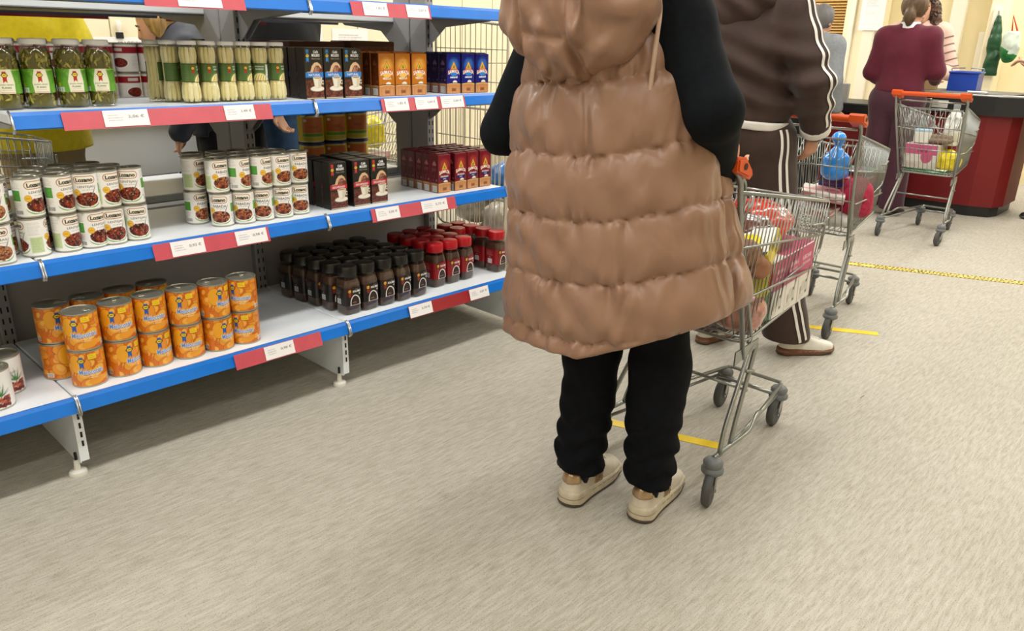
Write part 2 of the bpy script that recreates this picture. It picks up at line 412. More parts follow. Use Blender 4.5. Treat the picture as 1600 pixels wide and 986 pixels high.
strip('warning_tape', (3.90, -0.62), (4.42, -1.90), 0.085, mat_print('tape_print', 0.5), 'yellow and black lettered warning tape across the floor', cvh, 500, 20)

# ------------------------------------------------------------------ double sided shelving gondola
M_SHELF = mat('white_shelf_enamel', '#eaf0f6', 0.35, var=0.04, vscale=5, bump=0.02, bscale=200)
M_GREY = mat('grey_shelf_steel', '#98989c', 0.45, var=0.05, vscale=6)
M_DGREY = mat('grey_panel_steel', '#aeadaf', 0.5, var=0.05, vscale=3)
M_BLUE = mat('blue_price_rail', '#0a72d4', 0.28, var=0.06, vscale=14)
M_DARK = mat('slot_black', '#0c0c0d', 0.7)
M_RED = mat('red_card', '#cc5562', 0.3, var=0.05, vscale=20, coat=0.3)
M_DRED = mat('dark_red_card', '#9c1628', 0.3, coat=0.3)
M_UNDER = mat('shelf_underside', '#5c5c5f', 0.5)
M_RAILSHADE = mat('shaded_rail_back', '#232a40', 0.4)  # rear rails seen from behind: blue darkened to navy, shade put into the colour
M_CLIP = mat('clip_chrome', '#b9bcc0', 0.25, metal=0.9)
M_PAPER = mat_print('price_paper', 0.45)
M_WHITEM = mat('white_foot', '#dedbd2', 0.5)
J = [-1.405, -0.447, 0.512, 1.470]
G = thing('shelving_gondola', 'double-sided grey shop shelving with white shelves and blue price rails', 'shelving', (0, 0, 0))
UF, UM, UB = 0.60, 0.725, 0.85           # front, middle, back of the paired uprights
HALF = 1.45                             # rear edge of the far side
def price_card(parent, x, w, big, small, y, z, tilt=0.35, h=0.043):
    cv = Canvas(w*1000, h*1000, '#f3f1f2', 2.0); W, H = w*1000, h*1000
    cv.lines(W*0.10, H*0.30, W*0.44, H*0.78, 3, '#9c9ca4', 2.0)
    cv.text(big, W*0.72, H*0.58, 10.5, '#3a3a40', 0.01, width=W*0.36)
    me = wrap_mesh('price_tag', cv, lambda s, t: (s*w, -0.0015+0*s, (t-1)*h), 48, 28, M_PAPER)
    o = link('price_tag', me, parent, (x, y, z)); o.rotation_euler = (tilt, 0, 0); return o
def shelf(x0, x1, yf, yb, z, cards=(), rear=False, strip_gap=(0, 0), base=False):
    sgn = -1 if not rear else 1
    me = MB().bbox(x0+0.002, x1-0.002, min(yf, yb), max(yf, yb), z-0.03, z, 0.004)
    s = me.build('shelf', M_SHELF, G)
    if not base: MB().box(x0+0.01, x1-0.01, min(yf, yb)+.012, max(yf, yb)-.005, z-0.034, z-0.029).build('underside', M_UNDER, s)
    # price rail: lip on top, sloping face below
    y = yf
    pr = [(y, z+0.002), (y+sgn*0.012, z+0.004), (y+sgn*0.018, z-0.006), (y+sgn*0.030, z-0.040), (y+sgn*0.024, z-0.044), (y+sgn*0.006, z-0.012), (y, z-0.012)]
    MB().prism(pr if not rear else pr[::-1], 0, x0+0.006+strip_gap[0], x1-0.006-strip_gap[1]).build('price_rail', M_RAILSHADE if rear else M_BLUE, s)
    for xx in (x0+0.003, x1-0.003):
        if rear: continue
        MB().tube([(xx, y-0.004, z+0.006), (xx, y-0.022, z-0.004), (xx, y-0.036, z-0.040), (xx, y-0.026, z-0.052)], 0.0035, 6).build('rail_clip', M_CLIP, s, True)
    for (a, b, col, tags) in cards:
        MB().prism([(y-0.0235, z-0.0005), (y-0.0385, z-0.050), (y-0.0365, z-0.050), (y-0.0215, z-0.0005)], 0, a, b).build('card_strip', col, s)
        for (tx, tw, big, small) in tags:
            price_card(s, tx, tw, big, small, y-0.0245, z-0.001, -0.2914, 0.0475)
    # shelf side brackets
    for xx in (x0+0.012, x1-0.015):
        yb2 = UF if not rear else UB
        pts = [(yb2, z-0.03), (yb2, z-0.15), (yb2+sgn*0.04, z-0.13), (yb2+sgn*0.12, z-0.07), (yf-sgn*0.05, z-0.045), (yf-sgn*0.02, z-0.03)]
        if not base: MB().prism(pts, 0, xx, xx+0.003).build('bracket', M_GREY, s)
    return s
# front side: C (base), B, A, T shelves over the bays
shelf(J[0], J[1], 0.0, UF, 0.27, base=True)
shelf(J[1], J[2], 0.0, UF, 0.27, [(0.045, 0.385, M_RED, [(0.155, 0.115, '0,98 €', 'ALBARICOQUE')])], base=True)
shelf(J[2], J[3], 0.0, UF, 0.27, [(0.80, 1.24, M_DRED, [(0.80, 0.12, '3,70 €', 'CAFE SOLUBLE'), (1.135, 0.115, '3,87 €', 'DESCAFEINADO')])], base=True)
shelf(J[0], J[1], 0.10, UF, 0.667)
shelf(J[1], J[2], 0.10, UF, 0.667, [(-0.135, 0.265, M_RED, [(-0.08, 0.11, '0,93 €', 'LENTEJAS'), (0.14, 0.115, '0,98 €', 'FABADA')])])
shelf(J[2], J[3], 0.10, UF, 0.667, [(0.705, 1.145, M_RED, [(0.725, 0.115, '2,05 €', 'CAFE MEZCLA'), (0.955, 0.14, '2,72 €', 'CAFE MEZCLA')])])
shelf(J[1], J[2], 0.14, UF, 1.078, [(-0.32, 0.335, M_RED, [(-0.21, 0.13, '2,06 €', 'JUDIA'), (0.165, 0.105, '3,49 €', 'ESPARRAGOS')])])
shelf(J[2], J[3], 0.14, UF, 1.078, [(0.80, 1.235, M_RED, [(0.815, 0.115, '1,82 €', 'CAFE NATURAL'), (0.965, 0.115, '2,60 €', 'TORREFACTO'), (1.10, 0.125, '2,60 €', 'NATURAL')])])
shelf(J[1], J[2], 0.14, UF, 1.42, [(-0.05, 0.27, M_RED, [(0.05, 0.14, '1,25 €', 'PASTA')])])
shelf(J[2], J[3], 0.14, UF, 1.42, [(0.68, 1.05, M_RED, [(0.73, 0.11, '1,82 €', 'ARROZ'), (0.93, 0.11, '2,07 €', 'ARROZ')])])
shelf(J[0], J[1], 0.14, UF, 1.42)
# rear side shelves
for a, b in ((J[0], J[1]), (J[1], J[2]), (J[2], J[3])):
    for z in (0.27, 0.667, 1.03, 1.40): shelf(a, b, HALF - (0.0 if z < .3 else 0.12), UB, z, rear=True, base=(z < .3))
# back panels between the uprights, low level only, and the grey base panels
for a, b in ((J[0], J[1]), (J[1], J[2]), (J[2], J[3])):
    MB().box(a+0.02, b-0.02, UF+0.035, UF+0.045, 0.20, 0.665).build('back_panel', M_DGREY, G)
# uprights with slots
for i, x in enumerate(J):
    xa = x-0.03
    for (ya, yb) in ((UF, UM-0.004), (UM+0.004, UB)):
        u = MB().bbox(xa, xa+0.045, ya, yb, 0.03, 1.95, 0.004).build('upright', M_GREY, G)
        fy = ya if ya == UF else yb
        sl = MB()
        for k in range(44):
            zz = 0.10+k*0.04
            for q in (0.010, 0.030): sl.box(xa+q, xa+q+0.005, fy-0.0008, fy+0.0008, zz, zz+0.02)
        so = sl.build('slot_row', M_DARK, u); so['kind'] = 'stuff'
# base legs: deep tapering plates with adjustable feet
for x in J:
    for sgn, yf, yb in ((1, 0.0, UF), (-1, HALF, UB)):
        pl = [(yf+sgn*0.012, 0.225), (yf+sgn*0.012, 0.045), (yf+sgn*0.05, 0.035), (yb, 0.035), (yb, 0.225)]
        lg = MB().prism(pl, 0, x-0.012, x-0.009).build('base_leg', M_SHELF, G)
        MB().box(x-0.012, x+0.014, yf+sgn*0.012-0.001, yf+sgn*0.012+0.001, 0.05, 0.225).build('front_flange', M_SHELF, lg)
        sl = MB()
        for k in range(4): sl.box(x+0.000, x+0.006, yf+sgn*0.0105-0.0008, yf+sgn*0.0105+0.0008, 0.10+k*0.03, 0.118+k*0.03)
        sl.build('slots', M_DARK, lg)['kind'] = 'stuff'
        MB().lathe([(0.026, 0.0), (0.027, 0.006), (0.024, 0.013), (0.010, 0.017), (0.008, 0.05)], 16, (x-0.018, yf+sgn*0.035, 0.0)).build('foot', M_WHITEM, lg, True)
        MB().lathe([(0.004, 0.05), (0.004, 0.075)], 8, (x-0.018, yf+sgn*0.035, 0.0)).build('foot_bolt', M_DARK, lg)
# wire end panel with rounded top corner, and the grey end base
M_WIRE = mat('cream_wire', '#cfc8b4', 0.35, metal=0.3)
M_CHROME = mat('bright_zinc_wire', '#b2b3b2', 0.28, metal=0.85)
e = thing('wire_end_panel', 'cream wire side panel with rounded corner closing the end of the shelving', 'wire panel', (J[3]+0.03, 0, 0))
fr = fillet([(0, 0.12, 0.42), (0, 0.12, 1.36), (0, UF, 1.40), (0, UF, 0.42)], 0.06, 5, True)
MB().tube(fr, 0.006, 8, True).build('frame', M_WIRE, e, True)
mb = MB()
for k in range(1, 14): y = 0.12+k*(UF-0.12)/14; mb.tube([(0, y, 0.42), (0, y, 1.362+0.04*k/14)], 0.0022, 5)
for z in (0.62, 0.86, 1.12, 1.26): mb.tube([(0, 0.12, z), (0, UF, z)], 0.0026, 5)
mb.build('wires', M_WIRE, e, True)['kind'] = 'stuff'
eb = MB().box(J[3]+0.006, J[3]+0.009, 0.03, UF, 0.10, 0.235)
o = eb.build('end_panel', M_GREY, G)
MB().tube([(J[3]+0.02, -0.02, 0.055), (J[3]+0.02, UF, 0.055)], 0.012, 6).build('floor_rail', M_WHITEM, G)
# ------------------------------------------------------------------ tinned food
M_TIN = mat('tinplate', '#b4b1a2', 0.30, metal=0.7)
M_LABEL = mat_print('label_paper', 0.32)
M_FILM = mat_print('printed_film', 0.28, coat=0.2)
GLASS = mat_glass()
def ribbon(cv, x, y, s, col, badge='#f2d23a', edge='#16181c'):
    """rosette ribbon with a round yellow badge"""
    cv.rect(x-4*s, y-12*s, x+4*s, y+8*s, col)
    cv.poly([(x-4*s, y-12*s), (x-4*s, y-17*s), (x, y-12.5*s), (x+4*s, y-17*s), (x+4*s, y-12*s)], col)
    cv.poly([(x-7.5*s, y), (x-4*s, y+4.6*s), (x+4*s, y+4.6*s), (x+7.5*s, y), (x+4*s, y-4.6*s), (x-4*s, y-4.6*s)], edge)
    cv.ell(x, y, 5*s, 3.6*s, badge); cv.rect(x-3.2*s, y-0.7*s, x+3.2*s, y+0.8*s, '#3a3620')

def stew_label(word, stew, rim='#7fae5a'):
    """white label, black brand in an outlined pill, product word, bowl of stew; two fronts and two text panels around"""
    W, H = 232.0, 104.0; cv = Canvas(W, H, '#f1eee8', 4.0)
    for k in range(2):
        o = k*116
        cx = o+38
        cv.pill(cx, 88, 31, 11.5, '#a8562c'); cv.pill(cx, 88, 28.8, 9.6, '#f4ecd8'); cv.text('Lozano', cx, 88, 12.5, '#14120f', 0.05, width=48)
        cv.text(word, cx+2, 66.5, 8.6, '#34302e', 0.015, width=46); cv.text('con verduras', cx+6, 58.5, 3.6, '#77736e', width=30)
        cv.ell(cx+2, 22, 36, 19, rim); cv.ell(cx+2, 25.5, 36, 18.5, '#f6f4ee'); cv.rect(o, 0, o+78, 5, '#f1eee8')
        cv.ell(cx+2, 30, 33, 20, stew[0])
        cv.blobs(cx-28, 12, cx+32, 50, stew, 5.0, 230, 0.65, clip=lambda x, y: ((x-cx-2)/30)**2+((y-30)/17.5)**2 < 1)
        cv.blobs(cx-24, 22, cx+28, 46, ['#d8b49a', '#e2c8b0'], 1.3, 16, 0.6, clip=lambda x, y: ((x-cx-2)/26)**2+((y-32)/14)**2 < 1)
        cv.poly([(cx+14, 40), (cx+18, 40), (cx+31, 70), (cx+29, 70)], '#8d8a86')
        cv.ell(cx-25, 51, 10, 10, '#d79a1c'); cv.ell(cx-25, 51, 8.4, 8.4, '#eebb3a'); cv.lines(cx-31, 49, cx-19, 54, 2, '#9a6a14', 1.2)
        a = o+78
        if k == 0:
            cv.lines(a, 78, a+34, 100, 6, '#9a9894', 0.8); cv.rect(a+2, 44, a+31, 74, '#4d9c35'); cv.lines(a+5, 48, a+28, 70, 6, '#8cc476', 0.9)
            cv.lines(a, 24, a+34, 40, 5, '#a6a4a0', 0.8); cv.barcode(a+8, 5, a+34, 18); cv.ell(a+5, 21, 2, 2, '#222222'); cv.text('A', a+13, 21, 4.5, '#222222')
        else:
            cv.lines(a, 60, a+34, 98, 11, '#b0aeaa', 0.9); cv.rect(a+2, 8, a+35, 54, '#c6d6a0'); cv.lines(a+5, 11, a+33, 51, 10, '#7d9560', 0.8)
    return cv
def apricot_label():
    W, H = 311.0, 108.0; cv = Canvas(W, H, '#d9741a', 3.2)
    for k in range(70):
        x, y = random.uniform(-10, W+10), random.uniform(-5, H+5); r = random.uniform(13, 22); a = random.uniform(0, pi); q = random.uniform(.7, .95)
        c = random.choice(['#e2831e', '#dd7818', '#e89428', '#d56c16', '#eb9f2e'])
        cv.ell(x, y, r+1.2, (r+1.2)*q, '#a9510f', a); cv.ell(x, y, r, r*q, c, a)
        cv.ell(x+r*.2, y+r*.25, r*.62, r*q*.55, random.choice(['#f0ab3a', '#f2b548', '#e9952a']), a)
    for o in (0, 155.5):
        c1 = o+50
        cv.ell(c1-30, 72, 22, 30, '#b4590f'); cv.ell(c1-30, 72, 21, 29, '#f0a824'); cv.ell(c1+28, 44, 24, 14, '#f0b23c', 0.5); cv.ell(c1+26, 16, 26, 12, '#ee9f2a', 0.2)
        ribbon(cv, c1-12, 82, 1.55, '#2a5fb4')
        cv.rect(c1+8, 86, c1+32, 102, '#f2cf22'); cv.lines(c1+11, 88, c1+29, 100, 2, '#a8861a', 1.6)
        cv.text('Melocotón', c1+12, 46, 17, '#e7eefa', 0.09, width=72); cv.text('Melocotón', c1+12, 46, 16, '#4f86cf', 0.02, width=69)
        cv.text('en almíbar ligero', c1+14, 33, 5, '#f6e6cf', 0.01, width=50); cv.text('y Mitades', c1+16, 26, 4.2, '#f6e6cf', 0.01, width=26)
        cv.lines(o+108, 78, o+134, 98, 5, '#6d3a0c', 0.8); cv.barcode(o+112, 5, o+134, 18); cv.lines(o+108, 40, o+128, 66, 5, '#8a4a10', 0.8)
    return cv
def pineapple_label():
    cv = Canvas(311, 108, '#ecebe6', 2.6)
    for o in (0, 155):
        cv.rect(o+6, 78, o+20, 96, '#a31838'); cv.text('RODAJAS', o+44, 64, 8, '#4a4644', width=40); cv.rect(o+14, 38, o+34, 52, '#c0392b'); cv.ell(o+22, 26, 12, 10, '#e8b628')
        for k in range(24):
            a = random.uniform(0.3, 2.8); cv.poly([(o+58, 36), (o+62, 36), (o+60+34*cos(a), 36+46*sin(a)*random.uniform(.5, 1))], random.choice(['#2d6a2c', '#3f8236', '#1f4f24']))
        cv.blobs(o+40, 4, o+84, 34, ['#7d1f1d', '#a8442c', '#5c1414', '#c46a3c'], 4, 160)
    return cv
def redwhite_label():
    cv = Canvas(232, 104, '#d8d2cb', 2.0)
    for o in (0, 116):
        cv.rect(o, 70, o+116, 96, '#8c1420'); cv.rect(o+12, 78, o+48, 90, '#c9bdb4'); cv.ell(o+34, 34, 27, 19, '#5c1512'); cv.blobs(o+12, 20, o+56, 48, ['#6e1a14', '#8f2a1c', '#4a0f0d'], 4, 70)
        cv.ell(o+34, 34, 30, 22, '#efe9e2', 0, 0.9); cv.lines(o+74, 12, o+108, 60, 9, '#8f8a86', 0.9)
    return cv
def tin_label(): 
    cv = Canvas(314, 100, '#d9bf1f', 2.0)
    for o in (0, 157):
        cv.rect(o+30, 34, o+120, 96, '#c0652a'); cv.ell(o+42, 84, 7, 6, '#e6ddd0'); cv.rect(o+30, 20, o+120, 32, '#4f8f2c'); cv.rect(o+30, 4, o+120, 18, '#b8b03a'); cv.lines(o+60, 52, o+98, 64, 2, '#5a2c10', 2.4)
    return cv
def can_proto(r, h, cv, nx, ny, open_rings=True):
    """returns meshes: body (rims, ends), label sleeve, lid detail"""
    b = MB().lathe([(0.0, 0.004), (r-0.006, 0.004), (r-0.004, 0.0), (r, 0.001), (r+0.0006, 0.003), (r-0.0008, 0.006), (r-0.0008, h-0.006), (r+0.0008, h-0.003), (r+0.0004, h-0.0005), (r-0.003, h), (r-0.0045, h-0.004), (r-0.007, h-0.005),
                    (r*0.72, h-0.005), (r*0.70, h-0.0042), (r*0.66, h-0.005), (0.0, h-0.005)], 48)
    body = b.mesh('can_body', M_TIN, True, 50)
    R = r+0.0002; z0, z1 = 0.0055, h-0.0055
    label = wrap_mesh('label', cv, lambda s, t: (R*np.cos(s*2*pi), R*np.sin(s*2*pi), z0+t*(z1-z0)), nx, ny, M_LABEL)
    lid = MB()
    ring = [(0.011*cos(q)+r*0.42, 0.0085*sin(q), h-0.0025) for q in [2*pi*k/14 for k in range(14)]]
    lid.tube(ring, 0.0014, 5, True); lid.box(r*0.42-0.013, r*0.42+0.030, -0.004, 0.004, h-0.0048, h-0.003)
    return body, label, lid.mesh('ring_pull', M_TIN, True, 40)
P_LENT = can_proto(0.0370, 0.116, stew_label('LENTEJAS', ['#4a120c', '#6e1c12', '#8a3019', '#33100b', '#a0512c']), 210, 92)
P_FAB = can_proto(0.0370, 0.116, stew_label('FABADA', ['#5a1e10', '#8f4425', '#a85c34', '#42150d', '#b8774a']), 210, 92)
P_JUD = can_proto(0.0370, 0.116, stew_label('JUDÍAS', ['#8a4a2c', '#a8683c', '#c08a5c', '#5c2a18', '#b27648']), 210, 92)
P_APR = can_proto(0.0495, 0.119, apricot_label(), 230, 84)
P_PIN = can_proto(0.0495, 0.119, pineapple_label(), 170, 60)
P_RED = can_proto(0.0430, 0.112, redwhite_label(), 120, 46)
P_TIN = can_proto(0.0620, 0.128, tin_label(), 120, 44)
CAMX, CAMY = -1.0527, -2.358
def put_can(P, x, y, z, turn, label, group, name='food_can', cat='can', lidpart=True):
    """turn: degrees the label front is turned away from the camera's side of the aisle"""
    a = atan2(CAMY-y, CAMX-x)+radians(turn)
    t = thing(name, label, cat, (x, y, z), a, group)
    link('can_body', P[0], t); link('label', P[1], t)
    if lidpart:
        lid = link('ring_pull', P[2], t); lid.rotation_euler = (0, 0, random.uniform(0, 6.28))
    return t
FRONT = -45.0     # label canvas puts its first front 29/232 of the way round
def can_block(P, kind, shelf_txt, rows, z, h, group, front_off, turns=None, cat='can'):
    """rows: list of (list of (x, y)), layers; front row first"""
    for ri, (pts, layers) in enumerate(rows):
        rn = ['front row', 'second row', 'third row', 'fourth row'][ri]
        for i, (x, y) in enumerate(pts):
            for L in range(layers):
                jx, jy = random.uniform(-.003, .003), random.uniform(-.003, .003)
                tn = front_off + (turns[L][i] if (turns and ri == 0) else random.choice([0, 180])+random.uniform(10, 55))
                ly = 'upper layer' if L == 1 else ('lower layer' if layers > 1 else 'single layer')
                put_can(P, x+jx, y+jy, z+L*(h+0.0005), tn, f'{kind} tin, {ORD[i]} from left in {rn}, {ly}', group)
LFO = -59.0
can_block(P_LENT, 'white lentil stew', '', [([(-0.425, 0.183), (-0.341, 0.180), (-0.266, 0.183), (-0.201-0.004, 0.184), (-0.137+.006, 0.190)], 2),
          ([(-0.395, 0.262), (-0.318, 0.264), (-0.240, 0.262), (-0.165, 0.268)], 2), ([(-0.36, 0.342), (-0.28, 0.342), (-0.20, 0.344)], 2)], 0.667, 0.116, 'white lentil tins on the middle shelf', LFO,
          [[95, 38, 215, 16, 190], [218, 222, 0, 40, -12]])
can_block(P_FAB, 'white bean stew', '', [([(0.160, 0.196), (0.237, 0.190), (0.313, 0.190), (0.389, 0.184), (0.466, 0.196)], 2),
          ([(0.114, 0.285), (0.195, 0.268), (0.272, 0.266), (0.348, 0.264), (0.425, 0.272)], 2), ([(0.155, 0.360), (0.233, 0.346), (0.310, 0.344), (0.386, 0.342)], 2)], 0.667, 0.116, 'white bean stew tins on the middle shelf', LFO,
          [[-14, -8, -6, 4, 14], [30, 235, 232, 32, 22]])
can_block(P_JUD, 'white beans', '', [([(-0.524, 0.155), (-0.606, 0.150)], 2), ([(-0.492, 0.242), (-0.57, 0.235)], 2)], 0.667, 0.116, 'white bean tins at the left end of the middle shelf', LFO, [[0, 0], [0, 5]])
AFO = -58.0
can_block(P_APR, 'orange apricot fruit', '', [([(-0.372, 0.080), (-0.264, 0.090), (-0.160, 0.096), (-0.056, 0.090), (0.048, 0.085), (0.152, 0.086)], 2),
          ([(-0.415, 0.200), (-0.310, 0.206), (-0.205, 0.212), (-0.10, 0.214)], 2)], 0.27, 0.119, 'orange fruit tins on the bottom shelf', AFO,
          [[-6, 38, 30, 0, 40, -22], [-8, -2, 2, 2, 38, -24]])
can_block(P_PIN, 'white pineapple slice', '', [([(-0.629, 0.089), (-0.574, 0.182)], 1)], 0.27, 0.119, 'pineapple tins on the bottom shelf', -60, [[10, 25]])
# far side of the gondola: dark red tins and yellow tins
k = 0
for ri, y in enumerate((1.00, 1.10)):
    for i in range(9):
        for L in range(2):
            if ri == 1 and L == 0: continue
            put_can(P_RED, -0.43+i*0.092, y+0.004*(i % 2), 1.03+L*0.1125, -60+random.uniform(-50, 50), f'dark red and white tin on far side, {ORD[i]} from left, {["near", "far"][ri]} row, {["lower", "upper"][L]} layer', 'dark red tins on the far side', lidpart=False)
M_NAVY = mat('navy_lid', '#1c2450', 0.4)
tl = MB().lathe([(0.063, 0.0), (0.0645, 0.002), (0.0645, 0.011), (0.062, 0.013), (0.0, 0.013)], 32).mesh('plastic_lid', M_NAVY, True, 40)
for i in range(3):
    for L in range(2):
        t = put_can(P_TIN, 1.05+i*0.130, 1.02, 0.667+L*0.142, -75+random.uniform(-12, 12), f'yellow cocoa tin with navy lid, {ORD[i]} from left, {["lower", "upper"][L]} layer', 'yellow tins on the far side', 'cocoa_tin', 'tin', False)
        link('plastic_lid', tl, t, (0, 0, 0.1275))

# ------------------------------------------------------------------ glass jars of green beans
def jar_bean_label():
    cv = Canvas(200, 66, '#5f9a2c', 3.5)
    cv.rect(0, 62, 200, 66, '#8cc04a')
    cv.blobs(0, 0, 200, 66, ['#6aa632', '#56902a', '#73b03c', '#639c30'], 9, 60)
    c = 100
    cv.poly([(c-20, 0), (c-23, 30), (c-14, 66), (c+16, 66), (c+22, 30), (c+20, 0)], '#e6e2c6')
    ribbon(cv, c-2, 50, 1.25, '#b32a24')
    cv.text('JUDÍAS VERDES', c-1, 24, 5.2, '#3c4a24', 0.02, width=36); cv.text('PLANAS', c-1, 16.5, 5.2, '#3c4a24', 0.02, width=24); cv.lines(c-12, 8, c+12, 11, 1, '#a08a78', 0.9); cv.rect(c-17, 1, c+18, 4.5, '#d8b8a4')
    cv.lines(c-66, 30, c-30, 58, 6, '#3f6e20', 0.8); cv.barcode(c-62, 2, c-36, 14); cv.ell(c-64, 20, 3, 3, '#284818'); cv.ell(c-50, 22, 4.5, 6, '#c8b03c')
    cv.lines(c+30, 8, c+64, 58, 10, '#8fbc60', 0.8)
    return cv
JR, JH = 0.0405, 0.194
jar_prof = [(0.0, 0.002), (0.034, 0.0), (0.0395, 0.006), (JR, 0.014), (JR, 0.140), (0.0385, 0.156), (0.034, 0.170), (0.0325, 0.176), (0.0325, 0.186)]
JAR_GLASS = MB().lathe(jar_prof, 40).mesh('glass', GLASS, True, 60)
M_LIDW = mat('white_lid', '#e8e6df', 0.35)
JAR_LID = MB().lathe([(0.0355, 0.0), (0.0365, 0.002), (0.0365, 0.012), (0.034, 0.015), (0.0, 0.015)], 40).mesh('lid', M_LIDW, True, 40)
def bean_content(seed):
    """packed flat bean pieces pressed against the glass, plus a dark core"""
    rr = random.Random(seed); mb = MB(); cols = []
    core = MB().lathe([(0.0, 0.006), (0.033, 0.006), (0.035, 0.02), (0.035, 0.150), (0.029, 0.166), (0.0, 0.168)], 24)
    mb.add(core.v, core.f); cols += [lin('#6a6020')]*len(core.v)
    for k in range(150):
        q = rr.uniform(0, 2*pi); z = rr.uniform(0.014, 0.162); R = 0.0365 if z < 0.148 else 0.0365-(z-0.148)*0.36
        L, W = rr.uniform(.012, .024), rr.uniform(.005, .0085); a = rr.gauss(pi/2, 0.7) if rr.random() < .6 else rr.uniform(0, pi)
        c = np.array(lin(rr.choice(['#a89a3a', '#94882c', '#b8ac4a', '#857a28', '#c2b458', '#9c8f34']))); o = len(mb.v); n = 10; vs = []
        for ring, (s, d) in enumerate(((1.0, -0.004), (1.0, 0.0002), (0.7, 0.0022))):
            for i in range(n):
                t = 2*pi*i/n; u = s*L*.5*cos(t); v = s*W*.5*sin(t)*(1.0 if abs(cos(t)) < .8 else .8)
                uu, vv = u*cos(a)-v*sin(a), u*sin(a)+v*cos(a); zz = min(max(z+vv, 0.008), 0.170); qq = q+uu/R
                RR = (0.0365 if zz < 0.148 else 0.0365-(zz-0.148)*0.36)+d
                vs.append((RR*cos(qq), RR*sin(qq), zz))
        fs = [(r*n+i, r*n+(i+1) % n, (r+1)*n+(i+1) % n, (r+1)*n+i) for r in range(2) for i in range(n)]+[tuple(range(2*n, 3*n))]
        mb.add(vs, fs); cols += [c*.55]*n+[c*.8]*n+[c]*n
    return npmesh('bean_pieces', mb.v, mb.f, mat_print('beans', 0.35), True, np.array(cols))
BEANS = [bean_content(s) for s in range(2)]
LR = JR+0.0004; LA = 200/(LR*1000)
BEAN_LABEL = wrap_mesh('label', jar_bean_label(), lambda s, t: (LR*np.cos((s-.5)*LA), LR*np.sin((s-.5)*LA), 0.046+0.066*t), 170, 66, M_LABEL)
def put_jar(x, y, z, turn, label, k):
    t = thing('bean_jar', label, 'jar', (x, y, z), atan2(CAMY-y, CAMX-x)+radians(turn), 'green bean jars on the upper shelf')
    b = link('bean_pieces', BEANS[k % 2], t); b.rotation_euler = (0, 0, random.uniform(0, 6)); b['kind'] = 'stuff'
    link('glass', JAR_GLASS, t); link('label', BEAN_LABEL, t); link('lid', JAR_LID, t, (0, 0, 0.180))
for i, x in enumerate((-0.405, -0.318, -0.228, -0.146)):
    put_jar(x, 0.272, 1.078, [6, 10, 18, 4][i], f'glass jar of flat green beans, {ORD[i]} from left in the front row', i)
for i, x in enumerate((-0.375, -0.288, -0.20)):
    put_jar(x, 0.362, 1.078, random.uniform(-60, 60), f'glass jar of flat green beans, {ORD[i]} from left in the back row', i)

# ------------------------------------------------------------------ glass jars of white asparagus
def asp_label():
    cv = Canvas(120, 52, '#4c6a34', 3.5)
    cv.rect(0, 50, 120, 52, '#31451f'); cv.rect(0, 0, 120, 2, '#31451f')
    cv.rect(2, 2, 40, 50, '#55733c'); cv.lines(5, 8, 36, 46, 7, '#33481f', 0.9)
    ribbon(cv, 55, 39, 1.0, '#b32a20')
    cv.text('ESPÁRRAGOS', 84, 43, 4.5, '#f0efe0', 0.02, width=32); cv.text('BLANCOS', 84, 35, 5, '#f0efe0', 0.02, width=28)
    cv.ell(84, 6, 30, 22, '#5f7c40'); cv.ell(84, 2, 26, 21, '#e9dc9a'); cv.rect(40, 0, 120, 0.8, '#31451f')
    for k in range(5): cv.poly([(64+k*9, 2), (68+k*9, 2), (76+k*8, 20), (74+k*8, 20)], '#b9a25c')
    cv.rect(106, 3, 119, 49, '#d4d8c4'); cv.barcode(107, 4, 118, 18)
    return cv
def ap(z):   # outer profile of the waisted jar
    zs = [0, .004, .02, .05, .066, .13, .150, .168, .182, .190]; rs = [.027, .0305, .0325, .0310, .0262, .0258, .0302, .0302, .0270, .0258]
    return np.interp(z, zs, rs)
ASP_GLASS = MB().lathe([(0.0, 0.001)]+[(float(ap(z)), z) for z in (0, .004, .012, .02, .035, .05, .058, .066, .08, .11, .13, .14, .15, .16, .168, .176, .182, .190)], 36).mesh('glass', mat_glass('jar_glass_pale', (0.97, 0.96, 0.9), 0.02, 0.35), True, 60)
def asp_content():
    """upright cream spears standing side by side"""
    mb = MB(); cols = []; n = 9
    for k in range(n):
        q = 2*pi*k/n+random.uniform(-.06, .06); rs = 0.0088; pts = []; rad = []
        for z in np.linspace(0.006, 0.176, 14):
            R = float(ap(z))-rs-0.0012; pts.append((R*cos(q), R*sin(q), z)); rad.append(rs*(0.55 if z < .01 else (1.0 if z < .13 else 1.0-0.30*(z-.13)/.046)))
        a = len(mb.v); mb.tube(pts, rad, 10); c = np.array(lin(random.choice(['#eadfae', '#e4d8a0', '#efe6ba', '#ddcd8e'])))
        cols += [c*random.uniform(.93, 1.05) for _ in range(len(mb.v)-a)]
    a = len(mb.v); mb.lathe([(0.0, .008), (.017, .008), (.017, .172), (0.0, .172)], 12); cols += [np.array(lin('#a8984e'))]*(len(mb.v)-a)
    return npmesh('asparagus_spears', mb.v, mb.f, mat_print('spears', 0.35), True, np.array(cols))
ASP = [asp_content(), asp_content()]
AR = 0.0268; AA = 120/(AR*1000)
ASP_LABEL = wrap_mesh('label', asp_label(), lambda s, t: (AR*np.cos((s-.5)*AA), AR*np.sin((s-.5)*AA), 0.068+0.058*t), 120, 56, M_LABEL)
ASP_LID = MB().lathe([(0.0285, 0.0), (0.0295, 0.002), (0.0295, 0.010), (0.0275, 0.0125), (0.0, 0.0125)], 36).mesh('lid', M_LIDW, True, 40)
